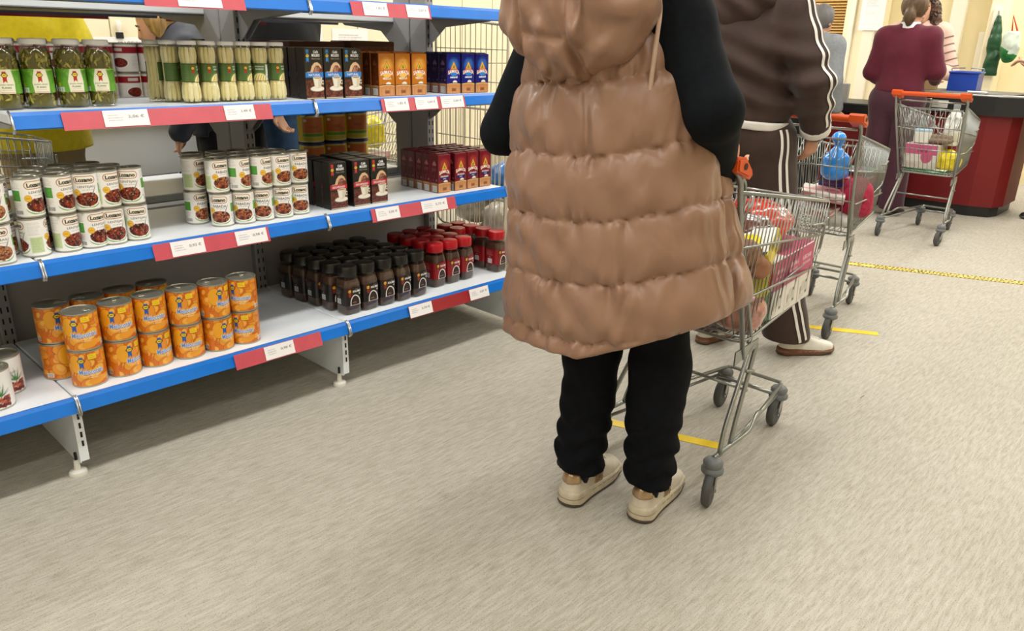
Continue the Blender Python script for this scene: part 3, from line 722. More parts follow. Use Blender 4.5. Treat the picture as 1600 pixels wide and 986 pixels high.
def put_asp(x, y, turn, label, k):
    t = thing('asparagus_jar', label, 'jar', (x, y, 1.078), atan2(CAMY-y, CAMX-x)+radians(turn), 'asparagus jars on the upper shelf')
    b = link('asparagus_spears', ASP[k % 2], t); b.rotation_euler = (0, 0, random.uniform(0, 6))
    link('glass', ASP_GLASS, t); link('label', ASP_LABEL, t); link('lid', ASP_LID, t, (0, 0, 0.184))
for i, x in enumerate((0.128, 0.193, 0.258, 0.320, 0.382, 0.446)):
    put_asp(x, 0.252, [35, 18, 30, 26, -55, 22][i], f'glass jar of white asparagus, {ORD[i]} from left in the front row', i)
for i, (x, y) in enumerate(((0.095, 0.318), (0.163, 0.320), (0.228, 0.322), (0.292, 0.322), (0.356, 0.322))):
    put_asp(x, y, random.uniform(40, 120), f'glass jar of white asparagus, {ORD[i]} from left in the second row', i)
for i, (x, y) in enumerate(((0.07, 0.386), (0.138, 0.388))):
    put_asp(x, y, 150, f'glass jar of white asparagus, {ORD[i]} from left in the third row', i)

# ------------------------------------------------------------------ boxes and bricks of ground coffee
def cafe_front(word, band, rib):
    cv = Canvas(80, 178, '#121010', 4.0)
    cv.blobs(0, 4, 80, 66, ['#5a2418', '#6d2f1e', '#45190f', '#7e3d28', '#321009'], 2.6, 900, 0.7); cv.rect(0, 0, 80, 3, '#cbbf9c')
    cv.blobs(30, 92, 76, 118, ['#5a2418', '#6d2f1e', '#45190f', '#7e3d28'], 2.6, 260, 0.7)
    cv.poly([(0, 92), (10, 96), (22, 96), (30, 116), (42, 128), (56, 130), (68, 122), (74, 108), (70, 108), (60, 118), (48, 118), (38, 104), (34, 92)], '#d8b48c')
    cv.poly([(34, 92), (40, 106), (52, 118), (62, 112), (60, 92)], '#7a4030'); cv.blobs(40, 92, 62, 114, ['#6d2f1e', '#b98a74', '#8d5a46'], 2.6, 60)
    cv.rect(0, 76, 80, 94, band); cv.text(word, 40, 85, 8, '#f2f2f2', 0.01, width=60 if len(word) > 7 else 52)
    cv.ell(50, 34, 32, 9, '#8f8776'); cv.ell(50, 36, 31, 9, '#e7dfcc'); cv.poly([(32, 74), (74, 74), (68, 44), (60, 38), (46, 38), (38, 44)], '#cfc5ad'); cv.poly([(36, 72), (56, 72), (54, 42), (46, 40), (40, 46)], '#e6dfcd')
    cv.ell(53, 74, 21, 4.5, '#efe9da'); cv.ell(53, 74, 18, 3.2, '#b08a64'); cv.ell(76, 58, 6, 8, '#e7dfcc', 0, .6)
    cv.rect(0, 170, 4, 178, '#121010')
    ribbon(cv, 13, 152, 1.35, rib); cv.rect(7, 164, 19, 174, rib)
    cv.text('Café', 50, 166, 9, '#f4f4f2', 0.03, width=22); cv.text('MOLIDO', 50, 154, 10, '#f4f4f2', 0.04, width=36); cv.text('Mezcla molida', 50, 142, 5, '#b9a98c', width=38)
    return cv
def brick_front(bg, glow, word, wordcol, strap=None):
    cv = Canvas(76, 164, bg, 4.0)
    for k in range(14):
        q = k/13; c0, c1 = np.array(lin(bg)), np.array(lin(glow)); r = 34*(1-q)+2
        k2 = (((cv.X-38)/r)**2+((cv.Y-118)/(r*1.05))**2) < 1; cv.a[k2] = c0+(c1-c0)*q
    cv.poly([(38, 136), (16, 98), (60, 98)], '#c63a22'); cv.poly([(38, 133), (22, 103), (54, 103)], '#e8b43a'); cv.poly([(38, 122), (30, 106), (46, 106)], '#6d8a3a')
    cv.text('SAIMAZA', 38, 92, 18, '#b8241c', 0.09, width=68, arc=6); cv.text('SAIMAZA', 38, 92, 16, '#fbf3e2', 0.03, width=64, arc=6)
    cv.text('EL CAFÉ DE SIEMPRE', 38, 140, 3.2, glow, width=38, arc=2)
    cv.ell(38, 80, 20, 7, glow if strap is None else bg)
    if strap: cv.poly([(8, 58), (8, 68), (68, 68), (68, 58), (38, 52)], strap); cv.text(word, 38, 71, 7, '#f4e6e6', 0.03, width=48); cv.text('extra', 38, 61, 5, '#e6d8f0', 0.02, width=18)
    else: cv.text(word, 38, 68, 9, wordcol, 0.04, width=42)
    cv.ell(44, 46, 13, 8, '#f2ead8'); cv.rect(34, 38, 54, 46, '#f2ead8')
    cv.blobs(0, 36, 76, 42, ['#3a1a0e', '#55280f'], 2.4, 90); cv.rect(0, 0, 76, 37, '#c98f5a'); cv.ell(38, 38, 44, 7, '#3a1a0e'); cv.ell(38, 36, 44, 6, '#e8bf88'); cv.ell(38, 33, 44, 6, '#c48650')
    for x in (10, 30, 52, 70): cv.rect(x, 0, x+2, 30, '#a86c3c')
    cv.rect(26, 8, 50, 22, '#9a5c30'); cv.text('CAFÉ', 38, 15, 7, '#5a2c12', 0.02, width=18)
    return cv
def brick_side(bg, ink):
    cv = Canvas(52, 164, bg, 2.5); cv.poly([(26, 140), (10, 122), (18, 116), (34, 116), (42, 122)], ink); cv.ell(26, 114, 16, 4, bg); cv.lines(8, 92, 44, 106, 3, ink, 1.6); cv.lines(10, 66, 42, 74, 1, ink, 1.0)
    cv.text('250 g', 18, 54, 6, ink); cv.ell(42, 55, 4, 4, ink); cv.rect(0, 0, 52, 36, '#7a5236'); cv.ell(26, 36, 30, 5, '#a87a50'); cv.rect(0, 0, 52, 31, '#8d6240'); cv.barcode(8, 2, 44, 28)
    return cv
def pack_proto(w, d, h, front, side, plain, rn=0.0018, soft=0.0):
    """printed carton or vacuum brick: front and left faces carry print, the rest is plain"""
    core = MB().bbox(0.0005, w-0.0005, 0.0005, d-0.0005, 0, h, 0.003)
    if soft:   # folded flap on top
        core.bbox(0.004, w-0.004, d*.30, d*.72, h-0.002, h+0.004, 0.002)
    def bulge(s, t): return soft*np.sin(pi*s)*np.sin(pi*np.clip(t, 0, 1))+soft*.35*np.sin(s*17+3*np.sin(t*9))*np.sin(pi*s)*np.sin(pi*t)
    f = wrap_mesh('front_print', front, lambda s, t: (0.002+s*(w-0.004), -bulge(s, t), 0.002+t*(h-0.004)), 60, 120, M_FILM)
    sd = wrap_mesh('side_print', side, lambda s, t: (-bulge(s, t)*.6, (d-0.002)-s*(d-0.004), 0.002+t*(h-0.004)), 36, 80, M_FILM) if side else None
    return core.mesh('pack_body', plain), f, sd
M_BLACKBOX = mat('black_carton', '#17120f', 0.35, var=0.25, vscale=40)
M_BRN = mat('brown_foil', '#6a3416', 0.35); M_ORG = mat('orange_foil', '#a85c14', 0.35); M_BLU = mat('blue_foil', '#131a55', 0.35); M_WIN = mat('wine_foil', '#5a0c18', 0.35)
PK_NAT = pack_proto(0.080, 0.055, 0.180, cafe_front('NATURAL', '#1f78c4', '#2d86cc'), None, M_BLACKBOX)
PK_MEZ = pack_proto(0.080, 0.055, 0.180, cafe_front('DESCAFEINADO', '#b8202c', '#c23434'), None, M_BLACKBOX)
PK_ORG = pack_proto(0.078, 0.052, 0.164, brick_front('#bf6f14', '#f2c25a', 'MEZCLA', '#f4e6c8'), brick_side('#5c2c12', '#8a5030'), M_ORG, soft=0.0016)
PK_BLU = pack_proto(0.078, 0.052, 0.164, brick_front('#10187a', '#2f86d6', 'natural', '#f2f4fa'), brick_side('#10123c', '#6a5a78'), M_BLU, soft=0.0016)
PK_WIN = pack_proto(0.072, 0.050, 0.164, brick_front('#7a1020', '#b84a3c', 'DESCAFEINADO', '#f2e0e0', '#2c1a5c'), brick_side('#540c16', '#a85a5c'), M_WIN, soft=0.0014)
def put_pack(P, x, y, z, label, group, tilt=0.0, name='coffee_pack'):
    t = thing(name, label, 'coffee pack', (x, y, z), radians(tilt), group)
    link('pack_body', P[0], t); link('front_print', P[1], t)
    if P[2]: link('side_print', P[2], t)
def pack_block(P, kind, xs, yf, z, d, rows, group, skip=()):
    for r in range(rows):
        for i, x in enumerate(xs):
            if (r, i) in skip: continue
            put_pack(P, x+random.uniform(-.002, .002), yf+r*(d+0.003)+random.uniform(-.003, .003), z, f'{kind}, {ORD[i]} from left, {ORD[r]} row from the front', group, random.uniform(-1.5, 1.5))
pack_block(PK_NAT, 'black coffee carton with blue band', (0.533, 0.616, 0.699), 0.205, 1.078, 0.055, 3, 'black and blue coffee cartons')
pack_block(PK_ORG, 'orange and brown coffee brick', (0.862, 0.945, 1.028), 0.205, 1.078, 0.052, 3, 'orange coffee bricks')
pack_block(PK_BLU, 'blue coffee brick', (1.222, 1.304, 1.386), 0.205, 1.078, 0.052, 3, 'blue coffee bricks')
pack_block(PK_MEZ, 'black coffee carton with red band', (0.580, 0.688, 0.775), 0.158, 0.667, 0.055, 4, 'black and red coffee cartons')
pack_block(PK_WIN, 'wine red coffee brick', (1.125, 1.222, 1.297, 1.372), 0.160, 0.667, 0.050, 5, 'wine red coffee bricks')
# brown shipping cartons standing behind the bricks
M_CARD = mat('brown_carton', '#5a2f1a', 0.6, var=0.12, vscale=12)
for i, (x, y, w_, h_) in enumerate(((0.60, 0.41, 0.25, 0.20), (0.875, 0.40, 0.22, 0.205))):
    t = thing('shipping_carton', f'brown carton behind the coffee packs, {["left", "right"][i]} one', 'carton', (x, y, 1.078), 0, 'brown cartons on the upper shelf')
    MB().bbox(0, w_, 0, 0.15, 0, h_, 0.003).build('carton_body', M_CARD, t); MB().box(0.01, w_-0.01, -0.0012, 0.0, h_*0.55, h_*0.9).build('printed_panel', mat('carton_print', '#7a4526', 0.5, var=0.3, vscale=50), t)
    MB().box(w_*.48, w_*.52, -0.0015, 0.152, h_, h_+0.001).build('tape', mat('brown_tape', '#8a5a34', 0.3), t)

# ------------------------------------------------------------------ jars of instant coffee
def sq(q, p=4.0): return 1.0/((abs(cos(q))**p+abs(sin(q))**p)**(1/p))
def inst_label(bg, bg2, name):
    """wraps the four faces: two fronts, two text sides"""
    W, H = 260, 62; cv = Canvas(W, H, bg, 3.2)
    for o in (0, 130):
        cv.rect(o, 0, o+65, H, bg); c = o+34
        cv.poly([(o+2, 62), (o+20, 62), (o+34, 30), (o+8, 34)], bg2)
        cv.ell(o+15, 50, 5.5, 5, '#e6c23a'); cv.rect(o+11, 30, o+19, 44, '#8a3020'); cv.rect(o+11, 49, o+19, 51, '#4a3a10')
        cv.text('CAFÉ', c+12, 56, 3.6, '#b8a08a'); cv.text(name, c+12, 48, 7, '#f2efe8', 0.04, width=36)
        cv.ell(c+4, 8, 22, 28, '#f0ece4'); cv.ell(c+4, 8, 18.5, 24.5, '#15100e'); cv.ell(c+4, 12, 10, 15, '#3c1c12'); cv.lines(c-8, 8, c+16, 12, 1, '#a89078', 1.6); cv.rect(c-20, 0, c+30, 1.6, '#cfc8bc')
        cv.ell(o+58, 38, 3, 3, '#d8d4cc')
        cv.lines(o+70, 34, o+112, 58, 7, '#9a8d84', 0.8); cv.text('100 g', o+92, 28, 5, '#c9c0b8'); cv.barcode(o+80, 4, o+104, 22)
    return cv
IH = 0.172
inst_prof = [(0.0, 0.001), (0.030, 0.0), (0.0335, 0.004), (0.0345, 0.012), (0.0345, 0.105), (0.0325, 0.118), (0.0285, 0.130), (0.0270, 0.134), (0.0270, 0.142)]
INST_GLASS = MB().lathe(inst_prof, 48, (0, 0, 0), lambda q: sq(q, 5.0)).mesh('glass', GLASS, True, 60)
M_GRAN = mat('coffee_granules', '#4a2c1a', 0.6, var=0.35, vscale=500, bump=0.5, bscale=700)
INST_COF = MB().lathe([(0.0, 0.005), (0.029, 0.004), (0.0325, 0.012), (0.0325, 0.105), (0.0305, 0.116), (0.028, 0.123), (0.0, 0.125)], 48, (0, 0, 0), lambda q: sq(q, 5.0)).mesh('coffee', M_GRAN, True, 60)
def inst_proto(bg, bg2, name, lidc, nm):
    R = 0.0347
    def fn(s, t):
        q = s*2*pi-pi/4; f = 1.0/((abs(np.cos(q))**5+abs(np.sin(q))**5)**0.2); return (R*f*np.cos(q), R*f*np.sin(q), 0.034+0.064*t)
    lab = wrap_mesh('label', inst_label(bg, bg2, name), fn, 210, 60, M_LABEL)
    lm = mat(nm, lidc, 0.3)
    lid = MB().lathe([(0.0335, 0.0), (0.0345, 0.002), (0.0345, 0.026), (0.0315, 0.0325), (0.027, 0.0335), (0.0, 0.0335)], 40, (0, 0, 0), lambda q: 1.0+0.012*cos(q*20)).mesh('lid', lm, True, 40)
    return lab, lid
I_BLK = inst_proto('#150d0b', '#4a1410', 'SOLUBLE', '#16130f', 'black_lid'); I_RED = inst_proto('#8a1018', '#5c0a10', 'SOLUBLE', '#b0101c', 'red_lid')
def put_inst(P, x, y, turn, label, group):
    t = thing('instant_coffee_jar', label, 'jar', (x, y, 0.27), radians(turn), group); t.scale = (1.13, 1.13, 1.13)
    link('coffee', INST_COF, t); link('glass', INST_GLASS, t); link('label', P[0], t); link('lid', P[1], t, (0, 0, 0.137))
# local +X face carries the front; -90 degrees turns it to the aisle
for r in range(5):
    for i in range(5):
        x = 0.585+i*0.0845-0.012*r+(0.004 if r == 0 else 0); y = 0.085+r*0.083
        if r == 0 and i == 5: continue
        put_inst(I_BLK, x, y, -90+random.uniform(-7, 7) - (4 if r == 0 and i == 0 else 0), f'black-lidded instant coffee jar, {ORD[i]} from left, {ORD[r]} row from the front', 'black instant coffee jars')
for r in range(4):
    for i in range(5):
        if (r, i) in ((0, 3), (1, 3)) or i > 4: continue
        put_inst(I_RED, 1.075+i*0.0845-0.006*r+(0.03 if i > 2 else 0)-(.0845 if i > 2 else 0)*0, 0.130+r*0.083+(0.0 if i < 3 else -0.015), -90+random.uniform(-7, 7), f'red-lidded instant coffee jar, {ORD[i]} place from left, {ORD[r]} row from the front', 'red instant coffee jars')
# ------------------------------------------------------------------ smooth solids: signed distance fields meshed by surface nets
def sd_cap(P, a, b, ra, rb):
    a = np.array(a, float); b = np.array(b, float); ab = b-a; L2 = max(ab@ab, 1e-12)
    h = np.clip(((P-a)@ab)/L2, 0, 1); return np.linalg.norm(P-a-h[:, None]*ab, axis=1)-(ra+(rb-ra)*h)
def sd_ell(P, c, r, R=None):
    q = P-np.array(c, float)
    if R is not None: q = q@np.array(R)
    r = np.array(r, float); k0 = np.linalg.norm(q/r, axis=1); k1 = np.linalg.norm(q/(r*r), axis=1)
    return np.where(k1 > 1e-9, k0*(k0-1.0)/np.maximum(k1, 1e-9), -r.min())
def sd_stack(P, secs):
    """upright body of elliptical sections: (z, cx, cy, rx, ry)"""
    S = np.array(sorted(secs), float); z = P[:, 2]; zc = np.clip(z, S[0, 0], S[-1, 0])
    cx, cy, rx, ry = (np.interp(zc, S[:, 0], S[:, i]) for i in (1, 2, 3, 4))
    dx, dy = P[:, 0]-cx, P[:, 1]-cy; k0 = np.sqrt((dx/rx)**2+(dy/ry)**2); k1 = np.sqrt((dx/rx**2)**2+(dy/ry**2)**2)
    d = np.where(k1 > 1e-6, k0*(k0-1)/np.maximum(k1, 1e-6), -np.minimum(rx, ry)); dz = np.abs(z-zc)
    return np.where(dz > 0, np.where(d > 0, np.sqrt(d*d+dz*dz), np.maximum(dz, d)), d)
def smin(a, b, k):
    h = np.clip(.5+.5*(b-a)/k, 0, 1); return b*(1-h)+a*h-k*h*(1-h)
def smax(a, b, k): return -smin(-a, -b, k)
def snet(f, lo, hi, h):
    lo = np.array(lo, float); hi = np.array(hi, float); B = 8
    n = (np.ceil((hi-lo)/h/B).astype(int))*B; nb = n//B
    bi = np.stack(np.meshgrid(*[np.arange(k) for k in nb], indexing='ij'), -1).reshape(-1, 3)
    cen = lo+(bi+.5)*B*h; dc = f(cen); act = np.abs(dc) < 0.5*sqrt(3)*B*h*1.05+0.018
    D = np.repeat(np.repeat(np.repeat(dc.reshape(nb), B, 0), B, 1), B, 2).astype(np.float32)
    off = np.stack(np.meshgrid(*[np.arange(B)]*3, indexing='ij'), -1).reshape(-1, 3)
    ab = bi[act]
    for s in range(0, len(ab), 1500):
        idx = (ab[s:s+1500, None, :]*B+off[None]).reshape(-1, 3)
        D[idx[:, 0], idx[:, 1], idx[:, 2]] = f(lo+idx*h)
    S = D < 0
    c = np.zeros(tuple(k-1 for k in D.shape), np.int8)
    for dx in (0, 1):
        for dy in (0, 1):
            for dz in (0, 1): c += S[dx:D.shape[0]-1+dx, dy:D.shape[1]-1+dy, dz:D.shape[2]-1+dz]
    I = np.argwhere((c > 0) & (c < 8)); num = len(I)
    if num == 0: return np.zeros((0, 3)), np.zeros((0, 4), int)
    ids = -np.ones(c.shape, np.int64); ids[I[:, 0], I[:, 1], I[:, 2]] = np.arange(num)
    acc = np.zeros((num, 3)); cnt = np.zeros(num)
    cor = [np.array((dx, dy, dz)) for dx in (0, 1) for dy in (0, 1) for dz in (0, 1)]
    for i in range(8):
        for j in range(i+1, 8):
            if np.abs(cor[i]-cor[j]).sum() != 1: continue
            a = I+cor[i]; b = I+cor[j]; da = D[a[:, 0], a[:, 1], a[:, 2]]; db = D[b[:, 0], b[:, 1], b[:, 2]]; m = (da < 0) != (db < 0)
            t = np.zeros(num); t[m] = da[m]/(da[m]-db[m]); p = a+(b-a)*t[:, None]; acc[m] += p[m]; cnt[m] += 1
    V = lo+acc/cnt[:, None]*h; F = []
    for ax in range(3):
        s0 = [slice(None)]*3; s1 = [slice(None)]*3; s0[ax] = slice(0, -1); s1[ax] = slice(1, None)
        E = np.argwhere(S[tuple(s0)] != S[tuple(s1)]); u, v = (ax+1) % 3, (ax+2) % 3
        ok = (E[:, u] > 0) & (E[:, v] > 0) & (E[:, u] < c.shape[u]) & (E[:, v] < c.shape[v]); E = E[ok]
        q = []
        for (du, dv) in ((-1, -1), (0, -1), (0, 0), (-1, 0)):
            k = E.copy(); k[:, u] += du; k[:, v] += dv; q.append(ids[k[:, 0], k[:, 1], k[:, 2]])
        q = np.stack(q, 1); ins = S[E[:, 0], E[:, 1], E[:, 2]]; q[~ins] = q[~ins][:, ::-1]; F.append(q[(q >= 0).all(1)])
    return V, np.concatenate(F)
def relax(V, F, it=1):
    for _ in range(it):
        A = np.zeros_like(V); c = np.zeros(len(V))
        for k in range(4):
            np.add.at(A, F[:, k], V[F[:, (k+1) % 4]]+V[F[:, k-1]]); np.add.at(c, F[:, k], 2)
        V = V*.5+.5*A/np.maximum(c, 1)[:, None]
    return V
def waves(P, freq, amp, seed, n=5, dirs=None):
    r = np.random.default_rng(seed); o = np.zeros(len(P))
    for k in range(n):
        d = r.normal(size=3) if dirs is None else np.array(dirs)+r.normal(size=3)*.35
        d = d/np.linalg.norm(d)*freq*r.uniform(.7, 1.4); o += np.sin(P@d+r.uniform(0, 6)+1.3*np.sin(P@(r.normal(size=3)*freq*.4)))
    return o*amp/n
def solid(name, f, lo, hi, h, m, parent, sm=1, cols=None):
    V, F = snet(f, lo, hi, h); V = relax(V, F, sm)
    return link(name, npmesh(name, V, F, m, True, cols(V) if cols else None), parent)

# ------------------------------------------------------------------ people
M_SKIN = mat('skin', '#b98468', 0.5, var=0.06, vscale=25)
M_SKIN2 = mat('fair_skin', '#cf9c80', 0.5, var=0.06, vscale=25)
def skeleton(H=1.65, **kw):
    """joint positions in the figure's own frame: x to its right, y forward, z up"""
    s = H/1.65
    J_ = dict(hipL=(-.085, 0, .86), hipR=(.085, 0, .86), kneeL=(-.09, .02, .47), kneeR=(.09, .02, .47), ankL=(-.09, -.02, .09), ankR=(.09, -.02, .09),
              pel=(0, 0, .90), waist=(0, 0, 1.03), chest=(0, 0, 1.22), shL=(-.165, 0, 1.345), shR=(.165, 0, 1.345), neck=(0, .0, 1.40), head=(0, .03, 1.535),
              elL=(-.23, -.03, 1.07), elR=(.23, -.03, 1.07), wrL=(-.22, .08, .85), wrR=(.22, .08, .85))
    J_ = {k: np.array(v)*s for k, v in J_.items()}
    for k, v in kw.items(): J_[k] = np.array(v, float)
    J_['s'] = s
    return J_
def legs_sdf(P, J_, w=1.0, add=0.0):
    s = J_['s']; d = None
    for q in 'LR':
        e = smin(sd_cap(P, J_['hip'+q], J_['knee'+q], .088*s*w+add, .060*s*w+add), sd_cap(P, J_['knee'+q], J_['ank'+q], .058*s*w+add, (.040 if add else .026)*s*w+add), .03)
        d = e if d is None else np.minimum(d, e)
    pe = sd_ell(P, J_['pel'], (.165*s*w+add, .115*s*w+add, .13*s+add))
    return smin(d, pe, .05)
def torso_sdf(P, J_, w=1.0, add=0.0):
    s = J_['s']; pe, wa, ch, ne = J_['pel'], J_['waist'], J_['chest'], J_['neck']
    d = sd_ell(P, pe, (.165*s*w+add, .115*s*w+add, .13*s+add))
    d = smin(d, sd_ell(P, wa, (.140*s*w+add, .105*s*w+add, .15*s+add)), .08)
    d = smin(d, sd_ell(P, ch, (.165*s*w+add, .115*s*w+add, .17*s+add)), .08)
    d = smin(d, sd_cap(P, J_['shL'], J_['shR'], .060*s+add, .060*s+add), .07)
    return smin(d, sd_cap(P, ch, ne, .08*s+add, .055*s+add), .06)
def arm_sdf(P, J_, q, w=1.0, add=0.0, upto=1.0):
    s = J_['s']; wr = J_['el'+q]+(J_['wr'+q]-J_['el'+q])*upto
    return smin(sd_cap(P, J_['sh'+q], J_['el'+q], .056*s*w+add, .044*s*w+add), sd_cap(P, J_['el'+q], wr, .043*s*w+add, .029*s*w+add), .025)
def hand_sdf(P, J_, q, curl=0.5):
    """palm, four bent fingers and a thumb leaving the side of the palm"""
    s = J_['s']; wr = J_['wr'+q]; f = J_.get('hd'+q); f = (wr-J_['el'+q]) if f is None else f; f = f/np.linalg.norm(f)
    side = J_.get('hs'+q); side = np.array((1.0, 0, 0)) if side is None else side     # direction from little finger to index
    side = side-f*(side@f); side /= np.linalg.norm(side); nrm = np.cross(side, f)
    if q == 'L': nrm = -nrm
    if J_.get('hn'+q) is not None and nrm@J_['hn'+q] < 0: nrm = -nrm                # palm side
    d = sd_cap(P, wr, wr+f*.03*s, .026*s, .026*s)
    for k in range(4): d = smin(d, sd_cap(P, wr+f*.02*s+side*(k-1.5)*.010*s, wr+f*.085*s+side*(k-1.5)*.019*s, .014*s, .0125*s), .012)
    for k, L in enumerate((.055, .070, .076, .068)):
        b = wr+f*.088*s+side*(k-1.5)*.0195*s; c1 = curl*1.0; m = b+(f*cos(c1)+nrm*sin(c1))*L*.52*s; c2 = curl*2.1; e = m+(f*cos(c2)+nrm*sin(c2))*L*.55*s
        d = smin(d, np.minimum(sd_cap(P, b, m, .0098*s, .0088*s), sd_cap(P, m, e, .0088*s, .0072*s)), .004)
    t0 = wr+f*.03*s+side*.022*s; t1 = t0+(side*.75+f*.6+nrm*.35*curl)*.042*s; t2 = t1+(f*.9+side*.25+nrm*.6*curl)*.034*s
    return smin(d, smin(sd_cap(P, t0, t1, .014*s, .0105*s), sd_cap(P, t1, t2, .0105*s, .008*s), .004), .010)
def head_frame(J_):
    y = J_.get('face'); y = np.array((0, 1.0, 0)) if y is None else np.array(y, float); y = y/np.linalg.norm(y)
    x = np.cross(y, (0, 0, 1.0)); x /= np.linalg.norm(x); return np.stack([x, y, np.cross(x, y)], 1)
def head_sdf(P, J_):
    s = J_['s']; R = head_frame(J_); Q = (P-J_['head'])@R/s          # head-local, y to the face
    d = sd_ell(Q, (0, -.012, .025), (.074, .093, .088)); d = smin(d, sd_ell(Q, (0, .022, -.045), (.056, .066, .070)), .04)
    d = smin(d, sd_ell(Q, (0, .062, -.092), (.024, .022, .020)), .025)          # chin
    d = smin(d, sd_cap(Q, (0, .080, .012), (0, .102, -.030), .008, .013), .014)   # nose
    for x in (-1, 1):
        d = smax(d, -sd_ell(Q, (x*.031, .098, .004), (.017, .020, .011)), .012)  # eye sockets
        d = smin(d, sd_ell(Q, (x*.030, .074, .003), (.012, .012, .011)), .004)   # eyeballs
        d = smin(d, sd_ell(Q, (x*.030, .078, .024), (.020, .008, .006)), .008)   # brows
        d = smin(d, sd_ell(Q, (x*.076, -.010, -.012), (.010, .020, .031)), .008) # ears
    d = smin(d, sd_ell(Q, (0, .082, -.062), (.023, .010, .006)), .006); d = smin(d, sd_ell(Q, (0, .080, -.073), (.020, .010, .006)), .006)  # lips
    d = d*s
    return smin(d, sd_cap(P, J_['neck'], J_['head']-R[:, 2]*.03*s-R[:, 1]*.02*s, .050*s, .048*s), .02)
def feet_sdf(P, J_, q):
    a = J_['ank'+q]; y = J_.get('ft'+q); y = np.array((0, 1.0, 0)) if y is None else np.array(y, float)
    return sd_cap(P, (a[0], a[1], .055), (a[0]+y[0]*.09, a[1]+y[1]*.09, .042), .022, .014)
def body(J_, parent, skin, h=0.008, w=1.0, curl=(0.5, 0.5)):
    def f(P):
        d = torso_sdf(P, J_, w); d = smin(d, legs_sdf(P, J_, w), .04)
        for i, q in enumerate('LR'):
            a = arm_sdf(P, J_, q); m_ = np.linalg.norm(P-J_['wr'+q], axis=1) < .27
            if m_.any(): a[m_] = smin(a[m_], hand_sdf(P[m_], J_, q, curl[i]), .012)
            d = smin(d, a, .03); d = smin(d, feet_sdf(P, J_, q), .02)
        m_ = np.linalg.norm(P-J_['head'], axis=1) < .27
        if m_.any(): d[m_] = smin(d[m_], head_sdf(P[m_], J_), .025)
        return d
    pts = np.array([v for k, v in J_.items() if k not in ('s', 'face') and not k.startswith(('hd', 'hs', 'hn', 'ft'))])
    lo, hi = pts.min(0)-.24, pts.max(0)+.24; lo[2] = -0.01
    return solid('body', f, lo, hi, h, skin, parent)
def face_marks(J_, parent, lip='#a0564c', iris='#3c2c20'):
    """eyes and lips as small inset pieces on the face"""
    R = head_frame(J_); s = J_['s']
    def at(q): return J_['head']+R@(np.array(q)*s)
    for x in (-1, 1):
        mb = MB().lathe([(0, -.0062), (.0045, -.0045), (.0062, 0), (.0045, .0045), (0, .0062)], 10, (0, 0, 0)); o = mb.build('eye', mat('eye_dark', iris, 0.15), parent, True)
        o.location = at((x*.030, .0815, .003)); o.scale = (1.5*s, .9*s, .8*s)
        b = MB().tube([tuple(at((x*.014, .088, .024))), tuple(at((x*.030, .088, .030))), tuple(at((x*.047, .078, .024)))], .0032*s, 6).build('eyebrow', mat('brow', '#5a3c26', 0.8), parent, True)
    MB().tube([tuple(at((-.020, .084, -.067))), tuple(at((0, .0925, -.066))), tuple(at((.020, .084, -.067)))], .0042*s, 6).build('lips', mat('lips_'+lip, lip, 0.4), parent, True)
def garment_top(J_, parent, m, name='sweater', w=1.0, add=.016, hem=.84, neck=None, sleeve=.97, h=.009, wr=.004, seed=1, extra=None, sm=1, fr=26, armk=.05):
    s = J_['s']; nz = J_['neck'][2]+(.01 if neck is None else neck)
    def f(P):
        d = torso_sdf(P, J_, w, add)
        for q in 'LR': d = smin(d, arm_sdf(P, J_, q, 1.08, add*.9, sleeve), armk)
        if hem < J_['pel'][2]-.05: d = smin(d, sd_stack(P, [(hem-.03, J_['pel'][0], J_['pel'][1]-.005, .168*s*w+add*1.1, .125*s*w+add*1.1), (J_['pel'][2], J_['pel'][0], J_['pel'][1], .160*s*w+add, .112*s*w+add)]), .03)
        if extra: d = extra(P, d)
        d = d+waves(P, fr, wr, seed)
        # necklines and hem end cleanly
        d = np.maximum(d, -sd_cap(P, J_['neck']+np.array((0, -.004, .004)), J_['neck']+np.array((0, .02, .25)), .064, .085)); hemcut = (hem-P[:, 2]); far = np.minimum(np.linalg.norm(P-J_['wrL'], axis=1), np.linalg.norm(P-J_['wrR'], axis=1))
        return np.maximum(d, np.where(far < .16, -1.0, hemcut))
    pts = np.array([J_[k] for k in ('pel', 'shL', 'shR', 'elL', 'elR', 'wrL', 'wrR', 'neck')]); return solid(name, f, pts.min(0)-np.array((.26, .26, max(.26, J_['pel'][2]-hem+.08))), pts.max(0)+.2, h, m, parent, sm)
def garment_legs(J_, parent, m, name='trousers', w=1.0, add=.014, cuff=.07, h=.009, wr=.004, seed=3, flare=0.0, top=1.02, bunch=0.0):
    def f(P):
        d = legs_sdf(P, J_, w, add)
        if flare:
            for q in 'LR': d = smin(d, sd_cap(P, J_['knee'+q], J_['ank'+q], .06+add, .04+add+flare), .03)
        if bunch: d = d-bunch*np.sin(P[:, 2]*85+2.2*np.sin(P[:, 0]*30+P[:, 1]*21))*np.clip((.42-P[:, 2])/.22, 0, 1)
        d = d+waves(P, 24, wr, seed)+waves(P*np.array([1, 1, 2.2]), 30, wr*.6, seed+9); return np.maximum(d, np.maximum(cuff-P[:, 2], P[:, 2]-top))
    pts = np.array([J_[k] for k in ('pel', 'hipL', 'hipR', 'kneeL', 'kneeR', 'ankL', 'ankR')]); return solid(name, f, pts.min(0)-.25, pts.max(0)+.25, h, m, parent)
